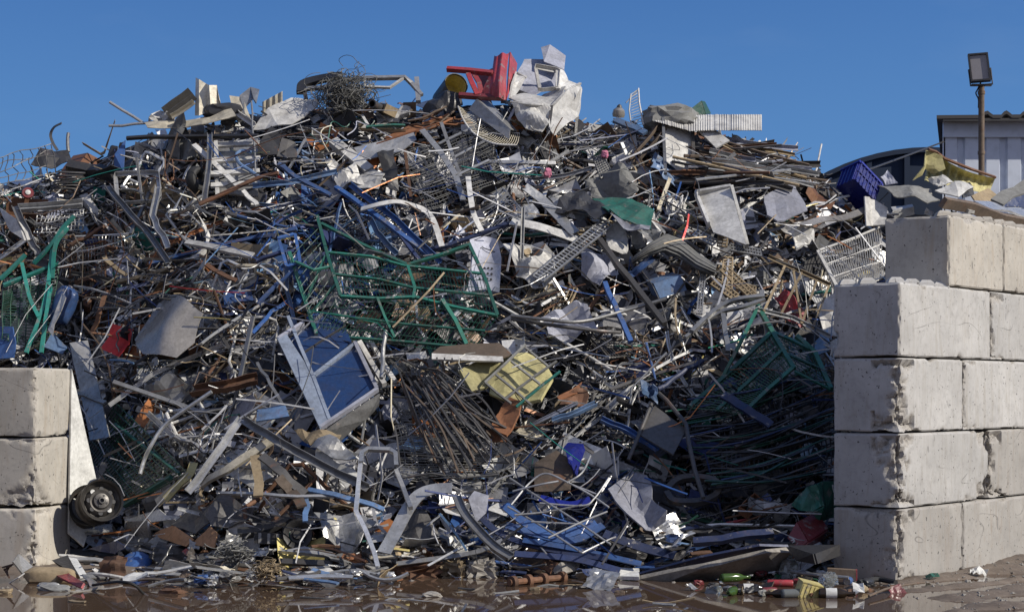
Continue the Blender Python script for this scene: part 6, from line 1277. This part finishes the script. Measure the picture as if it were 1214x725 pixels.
def f_case(c, d, n, L, mat, px, py):
    s = d.cross(n).normalized(); a = rnd.uniform(.25, .6)*L; b = rnd.uniform(.15, .4)*L; sd = rnd.random()*30; X, Y, Z = d*L/2, s*a/2, n*b/2; mb = MB()
    def side(o, p, q):
        def fn(u, v):
            r = c+o+p*(2*u-1)+q*(2*v-1); e = Vector((r.x*5+sd, r.y*5, r.z*5)); return r+Vector((noise.noise(e), noise.noise(e+Vector((9, 0, 0))), noise.noise(e+Vector((0, 9, 0)))))*L*.13
        mb.grid(fn, 5, 4, .006, o.normalized() if o.length else n)
    op = rnd.randrange(7)
    for i, (o, p, q) in enumerate(((Z, X, Y), (Y, X, Z), (-Y, X, -Z), (X, Y, Z), (-X, -Y, Z))):
        if i != op: side(o, p, q)
    return mb, 'dented'
filler('dented_casing', 'casing', 'casing', 'dented casings in the heap', 95, f_case, lg(.16, .5), offr=(-.12, .1), sheet=True)
def f_rod(c, d, n, L, mat, px, py): return MB().tube(bent(c, d, n, L, 6, .25), rnd.uniform(.005, .011), 5), ('short' if L < .6 else 'long')
filler('thin_rod', 'rod', 'thin rod', 'thin rods strewn over the heap', 285, f_rod, lg(.35, 1.3), offr=(-.02, .24))
# the sheaf of rods on the right shoulder of the heap
for i in range(420):
    px, py = rnd.uniform(815, 985), rnd.uniform(158, 268)
    if py < interp(px, SKY)+4: continue
    L = rnd.uniform(.5, 1.3); c, u, v, n = frame(px, py, rnd.uniform(.05, .3)); th = rnd.gauss(R(-9+(py-200)*.18), R(13)); d = (u*math.cos(th)+v*math.sin(th)+n*rnd.gauss(0, .08)).normalized()
    if any(blocked(p-Vector((0, 0, .06))) for p in piece_pts(c, d, L)) or masked(piece_pts(c, d, L)) > .25: continue
    mat = rnd.choice(['galv', 'galv', 'tan', 'brown', 'rust', 'dark', 'cloud']); r = rnd.uniform(.008, .019)
    m = MB().tube(bent(c, d, n, L, 6, .08), r, 6) if rnd.random() < .5 else MB().sweep(bent(c, d, n, L, 6, .08), sec('L', r*2.6, r*2.4, .005), up=n)
    one('sheaf_rod', lab(f"{'thick' if r > .014 else 'thin'} {PAL[mat]} rod in the sheaf", px, py, th), 'rod', m, mat, 'rods in the sheaf at upper right', keep=False)
# flat litter at the foot of the heap, along the water
for i in range(900):
    px = rnd.uniform(85, 985); py = rnd.uniform(632, 689)-(6 if px > 760 else 0); h = rnd.uniform(.02, .11); p = Gp(px, py, h); L = rnd.uniform(.08, .34)
    if px < 150 and rnd.random() < .4: continue
    a = rnd.gauss(0, .5); d = Vector((math.cos(a), math.sin(a), rnd.gauss(0, .12))).normalized(); n = Vector((rnd.gauss(0, .25), -.35, 1)).normalized(); n = (n-d*n.dot(d)).normalized()
    if masked(piece_pts(p, d, L, 4)) > .4: continue
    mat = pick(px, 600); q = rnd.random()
    if q < .45: m, nm, ct, sh = MB().sweep(bent(p, d, n, L*1.5, 4, .2), sec('flat', rnd.uniform(.02, .06), .012), up=n), 'litter_strip', 'metal strip', 'flat'
    elif q < .75: m, sh = f_sheet(p, d, n, L, mat, px, py); nm, ct = 'litter_sheet', 'metal sheet'
    elif q < .9: m, nm, ct, sh = MB().tube(bent(p, d, n, L*1.6, 6, .3), rnd.uniform(.006, .016), 6), 'litter_rod', 'rod', 'thin'
    else: m, nm, ct, sh = MB().blob(p, d*L*.3, n.cross(d)*L*.2, n*L*.16, i, .4, 3.5), 'litter_lump', 'scrap lump', 'rough'
    one(nm, lab(f'{sh} {PAL[mat]} scrap on the ground', px, py), ct, m, mat, 'litter at the foot of the heap', keep=False, smooth=False)

# ---------------------------------------------------------------- the uncountable rest: small bits packed between the pieces, one object
PC = {'galv': (.3, .3, .31), 'alu': (.5, .5, .5), 'dark': (.06, .06, .065), 'black': (.02, .02, .022), 'rust': (.17, .08, .04), 'brown': (.11, .075, .05), 'white': (.6, .6, .58), 'cream': (.5, .45, .34), 'blue': (.04, .11, .32), 'lightblue': (.2, .35, .56), 'navy': (.03, .045, .13),
      'green': (.012, .15, .1), 'dkgreen': (.01, .07, .04), 'teal': (.02, .2, .16), 'tan': (.28, .22, .14), 'orange': (.36, .14, .05), 'canvas': (.2, .2, .19), 'red': (.4, .03, .03), 'yellow': (.5, .42, .16), 'cloud': (.33, .34, .4)}
mb = MB(); cols = []
def addp(m, col): mb.add(m.v, m.f); cols.extend([col]*len(m.f))
# long thin wiry stuff caught between the pieces
for i in range(7600):
    px, py = spot(); c, u, v, n = frame(px, py, rnd.uniform(-.15, .17)); th = theta(px, py); L = rnd.uniform(.2, .85); over = i > 7050; c = c+n*(rnd.uniform(.2, .36) if over else 0); d = (u*math.cos(th)+v*math.sin(th)+n*rnd.gauss(0, .25)).normalized()
    pts = piece_pts(c, d, L)
    if blocked(pts[0]) or blocked(pts[-1]) or (masked(pts) > .15 and not over) or (over and py < interp(px, SKY)+50): continue
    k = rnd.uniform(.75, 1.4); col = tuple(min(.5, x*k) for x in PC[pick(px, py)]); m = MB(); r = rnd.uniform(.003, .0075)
    if rnd.random() < .5: m.tube(bent(c, d, n, L, 4, rnd.choice((.08, .3, .6))), r, 3)
    else: m.sweep(bent(c, d, n, L, 3, .12), sec('flat', r*2.6, r), up=n+d.cross(n)*rnd.gauss(0, .8))
    addp(m, col)
for i in range(12500):
    px, py = spot(); off = rnd.uniform(-.34, .04); c, u, v, n = frame(px, py, off); th = theta(px, py); L = .08+.5*rnd.random()**2.2
    d = (u*math.cos(th)+v*math.sin(th)+n*rnd.gauss(0, .35)).normalized()
    if blocked(c+d*L*.5) or blocked(c-d*L*.5): continue
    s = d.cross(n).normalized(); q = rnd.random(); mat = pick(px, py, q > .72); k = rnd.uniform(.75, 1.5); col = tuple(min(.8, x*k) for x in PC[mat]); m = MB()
    if q < .5:
        w = rnd.uniform(.008, .035); m.sweep(bent(c, d, n, L, 3, .3), sec('flat', w, rnd.uniform(.004, .012)), up=n+s*rnd.gauss(0, .8))
    elif q < .72: m.tube(bent(c, d, n, L*1.2, 5, .6), rnd.uniform(.003, .011), 4)
    else:
        W = L*rnd.uniform(.3, .8); N = (n+s*rnd.gauss(0, .5)+d*rnd.gauss(0, .4)).normalized(); x = (d-N*d.dot(N)).normalized(); y = N.cross(x); k1, k2 = rnd.gauss(0, .4), rnd.gauss(0, .4); L *= .7
        m.grid(lambda a, b: c+x*((a-.5)*L*(1+.2*k1*b))+y*((b-.5)*W*(1+.3*k2*a))+N*(k1*L*abs(a-.45)+k2*W*abs(b-.6)), 2, 2, .005, N)
    addp(m, col)
me = mb.mesh('metal_debris', 'mixed_debris', Vector((0, 0, 0)), False)
at = me.color_attributes.new('tint', 'FLOAT_COLOR', 'CORNER'); arr = np.ones((len(me.loops), 4), np.float32)
ls = np.zeros(len(me.polygons), np.int32); me.polygons.foreach_get('loop_total', ls); arr[:, :3] = np.repeat(np.array(cols, np.float32), ls, axis=0); at.data.foreach_set('color', arr.ravel())
o = bpy.data.objects.new('metal_debris', me); COL.objects.link(o); o['kind'] = 'stuff'

# grit and crumbs on the mud and along the water's edge
gm = MB()
for i in range(2600):
    if i < 1700: x, y = rnd.uniform(2.3, 5.2), rnd.uniform(12.9, 16.6)
    else: x, y = rnd.uniform(-4.3, 3.2), rnd.gauss(14.75, .35)
    z = gz(x, y); p = Vector((x, y, max(z, -.004)))
    if z < -.012 and rnd.random() < .8: continue
    a = p-C0
    if a.dot(DA) > -.01 and a.dot(LA) > -.02 and a.dot(DA) < .6: continue
    r = .005+.022*rnd.random()**4; e = [Vector((rnd.uniform(.6, 1.4), 0, rnd.gauss(0, .3)))*r, Vector((rnd.gauss(0, .3), rnd.uniform(.6, 1.4), 0))*r, Vector((0, rnd.gauss(0, .2), rnd.uniform(.4, .9)))*r]
    gm.add([p-e[0], p+e[0], p-e[1], p+e[1], p+e[2], p-e[2]], [(0,2,4),(2,1,4),(1,3,4),(3,0,4),(2,0,5),(1,2,5),(3,1,5),(0,3,5)])
o = bpy.data.objects.new('gravel', gm.mesh('gravel', 'stone', Vector((0, 0, 0)), False)); COL.objects.link(o); o['kind'] = 'stuff'
# small rubbish among the bottles
for i in range(60):
    px, py = rnd.uniform(820, 1075), rnd.uniform(676, 704); p = Gp(px, py, rnd.uniform(.005, .03)); L = rnd.uniform(.04, .13); a = rnd.gauss(0, .7); d = Vector((math.cos(a), math.sin(a), rnd.gauss(0, .1))).normalized(); n = Vector((rnd.gauss(0, .2), -.3, 1)).normalized(); n = (n-d*n.dot(d)).normalized()
    mat = rnd.choice(['dark', 'black', 'brown', 'tan', 'galv', 'label', 'cloud', 'dkgreen', 'darkred', 'canvas', 'stone', 'rust'])
    if rnd.random() < .5: m, sh = f_sheet(p, d, n, L, mat, px, py); sh = 'torn'
    else: m, sh = MB().blob(p, d*L*.4, n.cross(d)*L*.22, n*L*.18, i, .4, 3.5, 12, 8), 'lumpy'
    one('rubbish_scrap', lab(f'{sh} {PAL.get(mat, "white")} bit of rubbish', px, py), 'rubbish', m, mat, 'rubbish among the bottles', keep=False, smooth=False)

# half-sunk strips and scraps out in the puddle
for i in range(46):
    px, py = rnd.uniform(-5, 820), rnd.uniform(690, 716); p = Gp(px, py, rnd.uniform(.0, .014)); L = rnd.uniform(.08, .38); a = rnd.gauss(0, .5); d = Vector((math.cos(a), math.sin(a), rnd.gauss(0, .05))).normalized(); n = Vector((rnd.gauss(0, .15), -.2, 1)).normalized(); n = (n-d*n.dot(d)).normalized()
    if px > 130 and rnd.random() < .45: continue
    mat = rnd.choice(['dark', 'black', 'brown', 'tan', 'galv', 'canvas', 'stone', 'rust', 'alu'])
    m = MB().sweep(bent(p, d, n, L, 4, .3), sec('flat', rnd.uniform(.012, .04), .01), up=n) if rnd.random() < .7 else MB().blob(p, d*L*.35, n.cross(d)*L*.2, n*L*.1, i, .4, 3.5, 12, 8)
    one('puddle_scrap', lab(f'half sunk {PAL[mat]} scrap in the puddle', px, py), 'metal scrap', m, mat, 'scraps lying in the puddle', keep=False, smooth=False)
